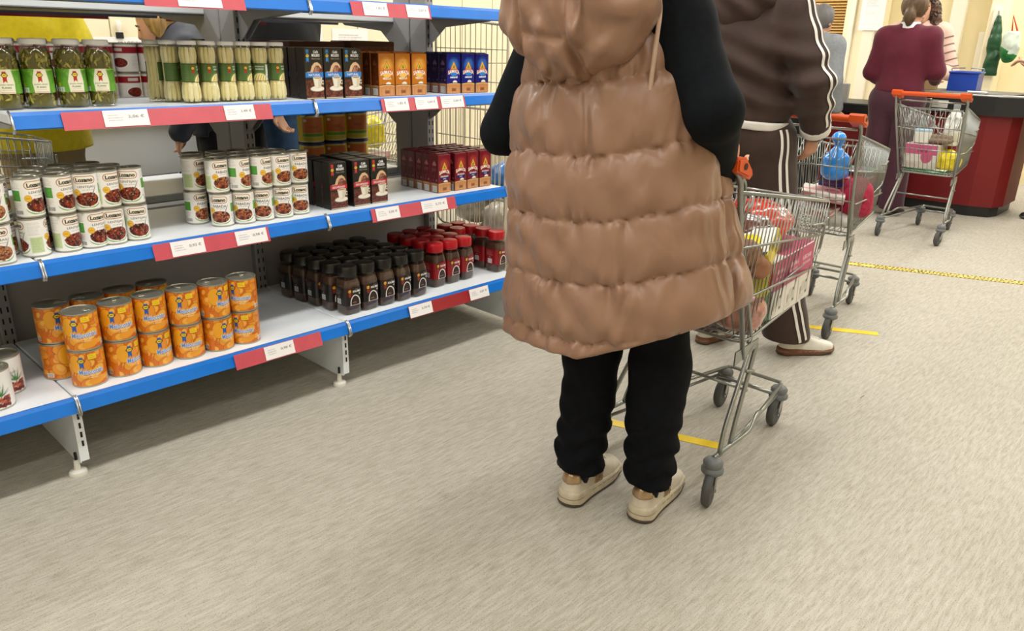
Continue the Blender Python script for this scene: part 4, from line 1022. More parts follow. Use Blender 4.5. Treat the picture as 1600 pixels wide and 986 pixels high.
def shoe(parent, a, ang, up, sole, accent=None, L=.255, h=.004, lace='#e4e0d6', thick=.030):
    """low trainer: upper with open collar, layered sole, heel tab, laces. a = heel point on the floor, ang = heading"""
    r = link('shoe', None, parent, (a[0], a[1], 0), ang); r.empty_display_size = .03
    def wid(y): return np.interp(y, [0, .03, .08, .14, .19, .235, L], [.026, .033, .034, .040, .044, .037, .010])
    def outline(P, g):
        y = np.clip(P[:, 1], 0.0, L); cx = np.interp(y, [0, .1, .2, L], [0, 0, .004, .008]); dx = np.abs(P[:, 0]-cx)-(wid(y)+g); dy = np.maximum(-P[:, 1]-g, P[:, 1]-L-g); return smax(dx, dy, .03)
    def fs(P): return smax(outline(P, .004), np.maximum(P[:, 2]-(thick+np.interp(P[:, 1], [0, .1, .2, L], [.006, 0, -.006, .002])), np.interp(P[:, 1], [0, .02, .17, L], [.003, 0, 0, .012])-P[:, 2]), .008)
    V, F = snet(fs, (-.07, -.02, -.006), (.07, L+.025, .062), h); link('sole', npmesh('sole', relax(V, F, 1), F, sole, True), r)
    def fo(P): return np.maximum(fs(P)-.0015, P[:, 2]-.009-np.interp(P[:, 1], [0, .02, .17, L], [.003, 0, 0, .012]))
    V, F = snet(fo, (-.07, -.02, -.006), (.07, L+.025, .03), h); link('outsole', npmesh('outsole', V, F, mat('outsole_dark', '#4c4236', .8), True), r)
    def fg(P): return np.maximum(fs(P)-.0012, np.abs(P[:, 2]-thick*.66)-.0016)
    V, F = snet(fg, (-.07, -.02, .01), (.07, L+.025, .045), .0028); link('sole_line', npmesh('sole_line', V, F, mat('sole_groove', '#8c7f6c', .7), True), r)
    def fu(P):
        top = np.interp(P[:, 1], [0, .03, .085, .12, .17, .215, L], [.092, .094, .080, .092, .068, .055, .045])
        d = smax(outline(P*np.array([1, 1, 1])-0, -.001)+.35*np.maximum(P[:, 2]-.04, 0)*.6, P[:, 2]-top, .022); d = np.maximum(d, thick-.012-P[:, 2])
        cav = sd_cap(P, (0, .055, .072), (0, .062, .14), .028, .034); return smax(d, -cav, .006)
    V, F = snet(fu, (-.07, -.02, .01), (.07, L+.02, .12), h); link('upper', npmesh('upper', relax(V, F, 1), F, up, True), r)
    if accent:
        def fh(P): return np.maximum(np.abs(fu(P)-.001)-.0022, np.maximum(np.abs(P[:, 2]-.078)-.016, P[:, 1]-.030))
        V, F = snet(fh, (-.06, -.02, .05), (.06, .05, .105), .003); link('heel_tab', npmesh('heel_tab', V, F, accent, True), r)
        def fp(P): return np.maximum(np.abs(fu(P)-.0008)-.0018, np.maximum(np.abs(P[:, 2]-.050)-.019, np.abs(P[:, 1]-.118-.5*(P[:, 2]-.05))-.018))
        for lo_, hi_ in ((-.07, -.008), (.008, .07)):
            V, F = snet(fp, (lo_, .05, .025), (hi_, .18, .09), .003)
            if len(V): link('side_panel', npmesh('side_panel', V, F, accent, True), r)
    MB().lathe([(.030, .05), (.034, .08), (.036, .15), (.020, .155)], 16, (0, .058, 0)).build('sock', mat('black_sock', '#101014', .9), r, True)
    for k in range(4):
        y = .125+k*.019; z = float(np.interp(y, [.12, .17, .215], [.095, .071, .058]))
        MB().tube([(-.026, y-.004, z-.012), (-.012, y, z+.001), (.012, y+.004, z+.001), (.026, y+.008, z-.012)], .0026, 6).build('lace', mat('lace_'+lace, lace, .7), r, True)
    return r
def hair_cap(J_, parent, m, f_extra=None, name='hair', grow=.014, front=.045, h=.006, wr=.004, seed=5, low=-.10):
    R = head_frame(J_); s = J_['s']
    def f(P):
        Q = (P-J_['head'])@R/s; d = sd_ell(Q, (0, -.016, .030), (.080+grow, .098+grow, .092+grow))
        face = smax(Q[:, 1]-(front-.35*(Q[:, 2]-.04)*0), -(Q[:, 2]-.075-.25*(Q[:, 1]-.02)), .02); d = np.maximum(d, np.minimum(Q[:, 1]-front, .07-Q[:, 2])); d = np.maximum(d, low-Q[:, 2])
        d = d*s
        if f_extra: d = f_extra(P, Q, d)
        return d+waves(P*np.array([1, 1, .25]), 160, wr, seed)
    c = J_['head']; return solid(name, f, c-np.array((.26, .26, .42)), c+np.array((.26, .26, .26)), h, m, parent, 1)
def grad(f, P, e=.003):
    g = np.stack([f(P+np.array(v)*e)-f(P-np.array(v)*e) for v in ((1, 0, 0), (0, 1, 0), (0, 0, 1))], 1); return g/np.maximum(np.linalg.norm(g, axis=1), 1e-9)[:, None]
def ribbon_on(name, f, path, width, m, parent, n=60, lift=.0025, shift=0.0, side_hint=None):
    """flat band laid along the surface of f"""
    path = np.array(path, float); t = np.linspace(0, len(path)-1, n); P = np.stack([np.interp(t, range(len(path)), path[:, k]) for k in range(3)], 1)
    for _ in range(3): P = (np.vstack([P[:1], (P[:-2]+2*P[1:-1]+P[2:])/4, P[-1:]]))
    def proj(P):
        for _ in range(6): P = P-grad(f, P)*f(P)[:, None]*.9
        return P
    P = proj(P); T = np.gradient(P, axis=0); T /= np.maximum(np.linalg.norm(T, axis=1), 1e-9)[:, None]; N = grad(f, P); S = np.cross(T, N); S /= np.maximum(np.linalg.norm(S, axis=1), 1e-9)[:, None]
    rows = []
    for k in (-1, 0, 1):
        Q = proj(P+S*(shift+k*width/2)); rows.append(Q+grad(f, Q)*lift)
    v = np.concatenate(rows); f4 = []
    for r in range(2):
        for i in range(n-1): f4.append((r*n+i, r*n+i+1, (r+1)*n+i+1, (r+1)*n+i))
    return link(name, npmesh(name, v, np.array(f4), m, True), parent)

def coat_material():
    """satin nylon: creases as ridged noise running diagonally, fine crinkle over them"""
    m = mat('taupe_nylon', '#96725c', 0.38, var=0.03, vscale=9, sheen=0.1); nt = m.node_tree; b = nt.nodes['Principled BSDF']
    tc = nt.nodes.new('ShaderNodeTexCoord'); prev = None
    for (sc, rot, st, amt, dist) in ((7.0, (0, .55, 0), (1.6, 1.6, .55), 1.0, .030), (6.0, (0, -.75, .4), (1.8, 1.8, .5), .8, .022), (38.0, (0, .3, 0), (1, 1, .7), .3, .004)):
        mp = nt.nodes.new('ShaderNodeMapping'); mp.inputs['Rotation'].default_value = rot; mp.inputs['Scale'].default_value = st; nt.links.new(tc.outputs['Object'], mp.inputs[0])
        n = nt.nodes.new('ShaderNodeTexNoise'); n.noise_type = 'RIDGED_MULTIFRACTAL'; n.inputs['Scale'].default_value = sc; n.inputs['Detail'].default_value = 2.0; n.inputs['Distortion'].default_value = .6; n.normalize = True
        nt.links.new(mp.outputs[0], n.inputs['Vector'])
        bp = nt.nodes.new('ShaderNodeBump'); bp.inputs['Strength'].default_value = amt; bp.inputs['Distance'].default_value = dist; nt.links.new(n.outputs['Fac'], bp.inputs['Height'])
        if prev: nt.links.new(prev.outputs[0], bp.inputs['Normal'])
        prev = bp
    nt.links.new(prev.outputs[0], b.inputs['Normal']); return m
M_COAT = coat_material()
M_BLACKKNIT = mat('black_knit', '#0d1116', 0.85, var=0.2, vscale=60, bump=0.1, bscale=300, spec=.15)
M_BLACKJEAN = mat('black_denim', '#0a0c12', 0.85, var=0.25, vscale=40, bump=0.1, bscale=250, spec=.15)
M_SHOEU = mat('worn_white_leather', '#d3c9b6', 0.5, var=0.12, vscale=25); M_SHOES = mat('worn_white_rubber', '#c9bda6', 0.6, var=0.2, vscale=30); M_GOLD = mat('metallic_heel', '#b59a7c', 0.25, metal=0.7)
def front_woman():
    g = thing('person', 'person in long taupe puffer vest and black jeans behind the nearest trolley, seen from behind', 'person', (0.575, -1.235, 0), -pi/2)
    J_ = skeleton(1.64, pel=(-.01, -.01, .90), waist=(-.04, -.03, 1.03), chest=(-.065, -.04, 1.21), shL=(-.235, -.05, 1.345), shR=(.105, -.04, 1.345), neck=(-.065, -.03, 1.41), head=(-.06, .02, 1.55),
                  hipL=(-.095, 0, .86), hipR=(.085, .01, .86), kneeL=(-.10, .0, .47), kneeR=(.09, .06, .47), ankL=(-.106, -.022, .09), ankR=(.084, .062, .09),
                  elL=(-.39, -.075, 1.06), elR=(.240, -.065, 1.165), ftL=(-.16, 1, 0), ftR=(-.22, 1, 0), wrL=(-.25, .13, .93), wrR=(.14, .16, .99), hdL=(.3, .9, .15), hdR=(-.3, .9, .15))
    body(J_, g, M_SKIN2, .009, .95, (.8, .8))
    face_marks(J_, g)
    hair_cap(J_, g, mat('brown_hair', '#3a261a', .5), lambda P, Q, d: smin(d, sd_cap(Q, (0, -.08, -.02), (0, -.06, -.13), .075, .06), .03), grow=.012, front=.03)
    garment_top(J_, g, M_BLACKKNIT, 'black_sweater', 1.0, .020, 1.0, .02, .98, .009, .004, 11)
    secs = [(.40, -.02, -.02, .350, .20), (.50, -.02, -.02, .348, .198), (.65, -.03, -.02, .326, .195), (.80, -.045, -.025, .304, .190), (.95, -.06, -.03, .290, .184), (1.10, -.065, -.035, .268, .172), (1.22, -.065, -.038, .250, .156), (1.32, -.065, -.038, .212, .132), (1.40, -.065, -.03, .13, .10), (1.44, -.065, -.03, .085, .075)]
    flap = [(.40, .235, .095, .075, .14), (.60, .228, .095, .070, .13), (.80, .192, .085, .055, .11), (1.0, .145, .065, .040, .08), (1.12, .120, .045, .025, .05)]
    seams = np.array([.30, .445, .600, .750, .905, 1.060, 1.225, 1.42])
    def puff(P):
        zs = P[:, 2]-.20*(P[:, 0]+.03)+.018*np.sin(P[:, 0]*9+1)
        i = np.clip(np.searchsorted(seams, zs)-1, 0, len(seams)-2); a, b = seams[i], seams[i+1]; t = np.clip((zs-a)/(b-a), 0, 1)
        ds = np.minimum(zs-a, b-zs); th = np.arctan2(P[:, 1]+.03, P[:, 0]+.04)
        bul = .020*np.power(np.maximum(np.sin(pi*t), 1e-4), .42)
        pin = .0075*np.exp(-(ds/.030)**2)*np.sin(th*27+4.5*np.sin(th*5+i*1.7)+i)*(.25+.75*np.sin(th*3.1+i*2.3)**2)+.0045*np.exp(-(ds/.06)**2)*np.sin(th*19+i*2.1)
        return bul+pin
    def drape(P):
        q = P[:, 0]*.55+P[:, 2]
        o = .0042*np.sin(q*46+2.2*np.sin(P[:, 0]*11)+1.5*np.sin(P[:, 2]*8))*(.4+.6*np.sin(P[:, 2]*7+P[:, 0]*5)**2)
        return o+waves(P, 30, .004, 21)+waves(P, 70, .0022, 22)
    def fcoat(P):
        d = sd_stack(P, secs); fl = sd_stack(P, flap); d = smin(d, fl, .022)
        d = d-puff(P)*np.clip((1.42-P[:, 2])/.15, .25, 1)-drape(P)
        hem = .548+.10*np.minimum(P[:, 0], 0)+.46*np.maximum(P[:, 0]-.02, 0)+.02*np.abs(P[:, 1]+.2)
        d = smax(d, hem-P[:, 2], .018)
        # armholes
        for q, sx in (('shL', -1), ('shR', 1)): d = smax(d, -sd_ell(P, J_[q]+np.array((sx*.055, .015, -.045)), (.055, .075, .10)), .02)
        # side seam groove between back and front panel on the right
        gr = np.abs(P[:, 1]-(.055+.02*np.sin(P[:, 2]*9)))
        d = d+.016*np.exp(-(gr/.010)**2)*(P[:, 0] > .05)
        return d
    solid('puffer_vest', fcoat, (-.50, -.36, .40), (.46, .42, 1.50), .0062, M_COAT, g, 1)
    hc = np.array((-.07, -.185, 1.385))
    def fhood(P):
        Q = P-hc; d = sd_ell(P, hc, (.212, .115, .172)); d = smin(d, sd_ell(P, hc+np.array((0, .03, .10)), (.20, .13, .10)), .05)
        rim = np.linalg.norm(np.stack([np.sqrt((Q[:, 0]/1.0)**2+((Q[:, 1]-.05)/.62)**2)-.192, Q[:, 2]-.085-.05*Q[:, 0]], 1), axis=1)-.034; d = smin(d, rim, .02)
        d = smax(d, -sd_ell(P, hc+np.array((0, .09, .16)), (.15, .085, .12)), .03)
        bow = .30*(Q[:, 2]+.05)**2
        for xs, sl in ((-.082, .10), (.045, -.12)): d = d+.018*np.exp(-((Q[:, 0]-xs-sl*Q[:, 2]-bow*.5)/.009)**2)*(Q[:, 1] < .02)
        d = d+.009*np.exp(-((Q[:, 2]+.075+.10*Q[:, 0])/.008)**2)*(np.abs(Q[:, 0]+.02) < .065)
        q = Q[:, 0]*.8+Q[:, 2]
        return d-.0050*np.sin(q*55+2*np.sin(Q[:, 0]*16))-.0035*np.sin((Q[:, 0]-.9*Q[:, 2])*70+1.7*np.sin(Q[:, 2]*22))-waves(P, 55, .004, 31)
    solid('hood', fhood, hc-np.array((.32, .22, .27)), hc+np.array((.32, .26, .27)), .0058, M_COAT, g, 1)
    M_CORD = mat('beige_cord', '#c2a48e', .6)
    MB().tube(fillet([(.045, -.075, 1.47), (.125, -.130, 1.385), (.135, -.155, 1.30), (.125, -.150, 1.19)], .05, 5), .0052, 8).build('drawstring', M_CORD, g, True)
    MB().tube([(.125, -.150, 1.20), (.125, -.150, 1.165)], .0045, 8).build('drawstring_tip', mat('cord_tip', '#e6ddd0', .4), g, True)
    garment_legs(J_, g, M_BLACKJEAN, 'black_jeans', .92, .018, .112, .0065, .007, 13, .012, 1.02, .0065)
    shoe(g, (-.098, -.085), .16, M_SHOEU, M_SHOES, M_GOLD, .262, thick=.037).scale = (1.12, 1.10, 1.18); shoe(g, (.098, .0), .22, M_SHOEU, M_SHOES, M_GOLD, .262, thick=.037).scale = (1.12, 1.10, 1.18)
front_woman()

M_VEL = mat('brown_velour', '#37251d', 0.8, var=0.2, vscale=14, bump=0.1, bscale=120, sheen=0.2); M_STRIPE = mat('white_stripe', '#e2ded8', .7)
M_WSHOE = mat('white_trainer_leather', '#e6e2d8', .45, var=.05, vscale=20); M_GUM = mat('gum_sole', '#7a4c34', .6)
def tracksuit():
    g = thing('person', 'person in brown velour tracksuit with white side stripes pushing the second trolley', 'person', (2.02, -0.74, 0), -pi/2)
    J_ = skeleton(1.70, pel=(0, -.03, .95), waist=(-.01, -.04, 1.08), chest=(-.02, -.03, 1.28), shL=(-.205, -.02, 1.43), shR=(.185, -.02, 1.43), neck=(-.01, .0, 1.49), head=(0, .05, 1.62),
                  hipL=(-.095, 0, .90), hipR=(.115, 0, .90), kneeL=(-.06, .02, .49), kneeR=(.22, .03, .49), ankL=(-.015, -.01, .09), ankR=(.295, .12, .09), ftL=(.15, 1, 0), ftR=(.75, .66, 0),
                  elR=(.325, -.05, 1.17), wrR=(.298, .09, .985), hdR=(-.16, .10, -1), hsR=(.1, 1, .1), hnR=(-1, 0, 0), elL=(-.30, .02, 1.17), wrL=(-.20, .25, 1.02))
    body(J_, g, M_SKIN, .0065, 1.25, (.6, .6)); face_marks(J_, g)
    hair_cap(J_, g, mat('dark_brown_hair', '#2a1c14', .5), None, front=.03)
    def belly(P, d):
        d = smin(d, sd_ell(P, (0, -.03, 1.10), (.225, .185, .16)), .08); return smin(d, sd_ell(P, (-.01, -.04, 1.28), (.215, .155, .16)), .08)
    def wrk(P): return .009*np.sin(P[:, 2]*62+2.5*np.sin(P[:, 0]*8+P[:, 1]*4)+P[:, 0]*7)*np.clip((1.40-P[:, 2])/.15, 0, 1)*np.clip((P[:, 2]-1.02)/.06, 0, 1)
    def ext(P, d): return belly(P, d)-wrk(P)
    garment_top(J_, g, M_VEL, 'tracksuit_jacket', 1.15, .026, 1.02, .03, .95, .0085, .006, 41, ext, 1, 30, .018)
    def ftop(P):
        d = torso_sdf(P, J_, 1.15, .026)
        for q in 'LR': d = smin(d, arm_sdf(P, J_, q, 1.08, .026*.9, .95), .018)
        return ext(P, d)+waves(P, 30, .006, 41)
    def fband(P): return np.maximum(ftop(P)-.006, np.abs(P[:, 2]-1.02+.10*P[:, 0])-.017)
    def notarm(f): return lambda P: np.maximum(f(P), .02-np.minimum(sd_cap(P, J_['elR'], J_['wrR'], .07, .05), sd_cap(P, J_['elL'], J_['wrL'], .07, .05)))
    solid('hem_band', notarm(fband), (-.33, -.30, .97), (.33, .25, 1.08), .006, M_STRIPE, g, 1)
    for q in 'LR':
        ax = J_['wr'+q]-J_['el'+q]; L = np.linalg.norm(ax); ax /= L; c = J_['el'+q]+ax*L*.95
        solid('cuff', lambda P: np.maximum(sd_cap(P, c-ax*.03, c+ax*.03, .062, .060), np.abs((P-c)@ax)-.017), c-.1, c+.1, .006, M_STRIPE, g, 1)
    hc = np.array((-.015, -.115, 1.47))
    def fhood(P):
        Q = P-hc; d = sd_ell(P, hc, (.165, .085, .085)); d = smin(d, sd_ell(P, hc+np.array((0, -.02, -.05)), (.115, .06, .075)), .04); d = smin(d, sd_ell(P, hc+np.array((0, .12, .02)), (.15, .12, .06)), .04)
        d = smax(d, -sd_ell(P, hc+np.array((0, .06, .08)), (.10, .07, .06)), .03)
        return d-.005*np.sin((Q[:, 0]+Q[:, 2]*.7)*50+2*np.sin(Q[:, 2]*20))
    solid('jacket_hood', fhood, hc-.25, hc+.27, .007, M_VEL, g, 1)
    garment_legs(J_, g, M_VEL, 'tracksuit_trousers', 1.28, .028, .075, .0085, .006, 43, .035, 1.05)
    def fleg(P):
        d = legs_sdf(P, J_, 1.28, .028)
        for q in 'LR': d = smin(d, sd_cap(P, J_['knee'+q], J_['ank'+q], .06+.028, .04+.028+.035), .03)
        return d+waves(P, 24, .006, 43)+waves(P*np.array([1, 1, 2.2]), 30, .0036, 52)
    sv = np.array((1.0, -.45, 0)); sv /= np.linalg.norm(sv)
    out = lambda k, r: J_[k]+sv*r
    pth = [out('hipR', .20)+np.array((0, 0, .125)), out('hipR', .20)-np.array((0, 0, .10)), out('kneeR', .14), (out('kneeR', .14)+out('ankR', .14))/2, out('ankR', .14)]
    for sh in (-.016, .016): ribbon_on('side_stripe', fleg, pth, .013, M_STRIPE, g, 70, .003, sh)
    av = np.array((.95, -.25, .15)); pth = [J_['shR']+np.array((-.05, 0, .12)), J_['shR']+av*.09, (J_['shR']+J_['elR'])/2+av*.10, J_['elR']+av*.10, (J_['elR']+J_['wrR'])/2+av*.09, J_['wrR']*.9+J_['elR']*.1+av*.07]
    for sh in (-.016, .016): ribbon_on('sleeve_stripe', ftop, pth, .013, M_STRIPE, g, 80, .003, sh)
    shoe(g, (-.025, -.075), -.15, M_WSHOE, M_GUM, None, .27); shoe(g, (.285, .085), -.62, M_WSHOE, M_GUM, None, .27)
tracksuit()

M_MAR = mat('maroon_knit', '#5c1028', .85, var=.08, vscale=25, sheen=.2); M_PLUM = mat('plum_corduroy', '#45202f', .85, var=.1, vscale=30, sheen=.2)
M_DKSHOE = mat('black_leather', '#17161a', .45); M_BSOLE = mat('black_sole', '#101012', .7)
def maroon():
    g = thing('person', 'shop worker in maroon jumper and plum trousers with tied-back hair at the checkout', 'person', (5.72, -0.16, 0), -pi/2+.1)
    J_ = skeleton(1.72, elL=(-.225, .0, 1.13), elR=(.235, .03, 1.15), shL=(-.155, 0, 1.39), shR=(.155, 0, 1.39), wrL=(-.20, .22, 1.06), wrR=(.20, .24, 1.08), ankL=(-.10, -.02, .09), ankR=(.10, .0, .09))
    body(J_, g, M_SKIN2, .009, 1.05, (.7, .7)); face_marks(J_, g)
    R = head_frame(J_)
    hair_cap(J_, g, mat('mousy_hair', '#5c4630', .5, var=.3, vscale=60, stretch=(1, 1, .2)), lambda P, Q, d: smin(d, smin(sd_ell(Q, (0, -.125, -.045), (.042, .04, .055)), sd_cap(Q, (0, -.11, -.07), (0, -.10, -.13), .03, .014), .02), .02), grow=.012, front=.035)
    garment_top(J_, g, M_MAR, 'maroon_jumper', .98, .020, .985, -.005, .97, .0095, .006, 51)
    c = J_['neck']+np.array((0, -.004, .022)); solid('white_collar', lambda P: np.maximum(sd_cap(P, c-np.array((0, .01, .03)), c+np.array((0, .005, .03)), .083, .066), np.maximum(.055-np.linalg.norm((P-c)[:, :2], axis=1), np.abs(P[:, 2]-c[2]-.002)-.026)), c-.14, c+.14, .007, mat('white_cotton', '#e6e6ea', .7), g, 1)
    garment_legs(J_, g, M_PLUM, 'plum_trousers', 1.02, .026, .05, .0095, .005, 53, .03, 1.1)
    shoe(g, (-.105, -.08), .1, M_DKSHOE, M_BSOLE, None, .255); shoe(g, (.10, -.06), -.15, M_DKSHOE, M_BSOLE, None, .255)
maroon()
def curly():
    g = thing('person', 'customer with long curly hair and pink striped jumper facing the shop worker', 'person', (7.10, 0.20, 0), pi/2+.25)
    J_ = skeleton(1.78, elL=(-.31, .03, 1.12), elR=(.31, .03, 1.12), wrL=(-.22, .24, 1.10), wrR=(.24, .22, 1.10))
    body(J_, g, M_SKIN2, .009, 1.0, (.5, .5)); face_marks(J_, g)
    M_CURL = mat('curly_hair', '#4a3020', .55, var=.4, vscale=70)
    def curls(P, Q, d):
        for x in (-1, 1): d = smin(d, sd_cap(Q, (x*.085, -.02, .02), (x*.115, .0, -.20), .045, .055), .03)
        d = smin(d, sd_cap(Q, (0, -.08, 0), (0, -.09, -.20), .08, .09), .03)
        return d-.009*np.sin(P[:, 0]*150+3*np.sin(P[:, 2]*60))*np.sin(P[:, 1]*140+P[:, 2]*90)
    hair_cap(J_, g, M_CURL, curls, grow=.022, front=.055, low=-.4)
    m = mat('pink_knit_base', '#d8b4a4', .85, sheen=.2)
    garment_top(J_, g, m, 'pink_jumper', 1.12, .028, .92, .0, .98, .0095, .006, 61)
    def ftop(P):
        d = torso_sdf(P, J_, 1.12, .028)
        for q in 'LR': d = smin(d, arm_sdf(P, J_, q, 1.08, .028*.9, .98), .05)
        return d+waves(P, 26, .006, 61)
    ms = mat('grey_knit_stripe', '#7c6660', .85)
    for q, sx in (('L', -1), ('R', 1)):
        for k in range(5):
            t = .15+k*.19; c = (J_['sh'+q]*(1-t)+J_['el'+q]*t) if t < 1 else J_['el'+q]; a = J_['el'+q]-J_['sh'+q]; a = a/np.linalg.norm(a)
            e1 = np.cross(a, (0, 1.0, 0)); e1 /= np.linalg.norm(e1); e2 = np.cross(a, e1)
            ribbon_on('sleeve_stripe', ftop, [c+(e1*cos(w_)+e2*sin(w_))*.085 for w_ in np.linspace(0, 2*pi, 13)], .011, ms, g, 30, .003)
    garment_legs(J_, g, mat('dark_trousers', '#20222a', .85), 'dark_trousers', 1.05, .02, .05, .011, .005, 63, .02, 1.1)
    shoe(g, (-.10, -.08), .1, M_DKSHOE, M_BSOLE, None, .255, .006); shoe(g, (.10, -.08), -.1, M_DKSHOE, M_BSOLE, None, .255, .006)
curly()
def simple_person(label, loc, rz, H, topm, botm, hairm, skin, kw=None, w=1.05, extra_hair=None, hem=.88, top_name='jumper', seed=70, add=.022, h=.0105, cuff=.05, hfront=.035, face=True, curl=(.5, .5), shoes=(M_DKSHOE, M_BSOLE), wr=.005, extra=None):
    g = thing('person', label, 'person', loc, rz); J_ = skeleton(H, **(kw or {}))
    body(J_, g, skin, h*.82, w, curl)
    if face: face_marks(J_, g)
    hair_cap(J_, g, hairm, extra_hair, front=hfront, h=.007, low=-.3 if extra_hair else -.1)
    garment_top(J_, g, topm, top_name, w*1.05, add, hem, .0, .97, h, wr, seed, extra)
    garment_legs(J_, g, botm, 'trousers', w*1.05, .02, cuff, h, .005, seed+3, .025, hem+.12)
    for q, sx in (('L', -1), ('R', 1)):
        a = J_['ank'+q]; shoe(g, (a[0], a[1]-.06), -.1*sx, shoes[0], shoes[1], None, .255, .006)
    return g, J_
M_YEL = mat('yellow_knit', '#d6c414', .8, var=.08, vscale=40, bump=.15, bscale=200, sheen=.2); M_BEIGE = mat('beige_chino', '#a08c6a', .8, var=.06, vscale=30)
M_NAVYJ = mat('navy_padded', '#1a2030', .6, var=.2, vscale=20); M_BLACKC = mat('black_cloth', '#0e0e12', .9); M_JEAN = mat('blue_denim', '#2c4a6c', .85, var=.25, vscale=25)
M_BLOND = mat('blond_hair', '#a8864e', .5, var=.35, vscale=60, stretch=(1, 1, .2)); M_GREYH = mat('grey_hair', '#6e6c6c', .6); M_BLKH = mat('black_hair', '#121014', .45)
M_AUB = mat('auburn_jumper', '#6a2c2a', .85); M_GREYK = mat('grey_marl_fleece', '#8e9298', .85, var=.1, vscale=50); M_DKG = mat('charcoal_coat', '#2c2d33', .8)
simple_person('person in bright yellow jumper and beige trousers behind the shelving', (0.17, 2.16, 0), pi+.15, 1.74, M_YEL, M_BEIGE, M_GREYH, M_SKIN2, dict(elL=(-.22, .12, 1.16), elR=(.24, .12, 1.16), wrL=(-.10, .30, 1.10), wrR=(.12, .30, 1.10), shL=(-.16, .02, 1.40), shR=(.16, .02, 1.40)), 1.10, hem=.72, top_name='yellow_jumper', seed=71, add=.045)
simple_person('blond person in navy jacket leaning to look at the far shelf', (0.99, 1.90, 0), 1.2, 1.62, M_NAVYJ, M_BLACKC, M_BLOND, M_SKIN2,
              dict(chest=(0, .10, 1.17), neck=(0, .18, 1.27), shL=(-.16, .13, 1.21), shR=(.16, .13, 1.21), head=(0, .25, 1.335), face=(.1, 1, -.45), elL=(-.25, .10, 1.0), elR=(.24, .06, 1.0), wrL=(-.24, .20, .80), wrR=(.20, .16, .78), hdR=(0, .1, -1), hdL=(0, .2, -1)), 1.0,
              lambda P, Q, d: smin(d, smin(sd_cap(Q, (.07, -.03, .0), (.075, -.01, -.14), .035, .03), smin(sd_cap(Q, (-.07, -.03, .0), (-.075, -.01, -.14), .035, .03), sd_cap(Q, (0, -.08, 0), (0, -.08, -.14), .07, .06), .03), .03), .03), .80, 'navy_jacket', 74, .03)
simple_person('person in auburn jumper and black trousers standing beside the blond person', (1.36, 2.40, 0), pi*.9, 1.66, M_AUB, M_BLACKC, M_BLOND, M_SKIN, dict(elR=(.30, .0, 1.08), wrR=(.27, .08, .84), hdR=(0, .15, -1)), 1.05, None, .84, 'auburn_jumper', 77)
simple_person('person in black jacket and blue jeans behind the asparagus jars', (1.52, 1.98, 0), pi*1.1, 1.70, M_BLACKC, M_JEAN, M_BLKH, M_SKIN2, dict(), 1.1, None, .90, 'black_jacket', 80)
simple_person('grey-haired person in grey marl fleece beyond the tracksuit wearer', (5.5, 0.47, 0), -pi/2-.2, 1.62, M_GREYK, M_BLACKC, M_GREYH, M_SKIN2, dict(), 1.1, None, .95, 'grey_fleece', 83)
simple_person('dark-haired person in dark coat far down the aisle behind the puffer vest', (5.2, 2.05, 0), -pi/2, 1.66, M_DKG, M_BLACKC, M_BLKH, M_SKIN, dict(), 1.05, lambda P, Q, d: smin(d, sd_cap(Q, (0, -.08, 0), (.02, -.09, -.18), .085, .07), .03), .80, 'dark_coat', 86)
simple_person('person in charcoal coat at the right end of the checkout counter', (6.60, -1.22, 0), 0, 1.70, M_DKG, M_BLACKC, M_GREYH, M_SKIN2, dict(elL=(-.24, .12, 1.17), wrL=(-.08, .34, 1.23), hdL=(.1, .9, .15), elR=(.26, .10, 1.14), wrR=(.08, .34, 1.20), hdR=(-.1, .9, .1)), 1.1, None, .80, 'charcoal_coat', 89)
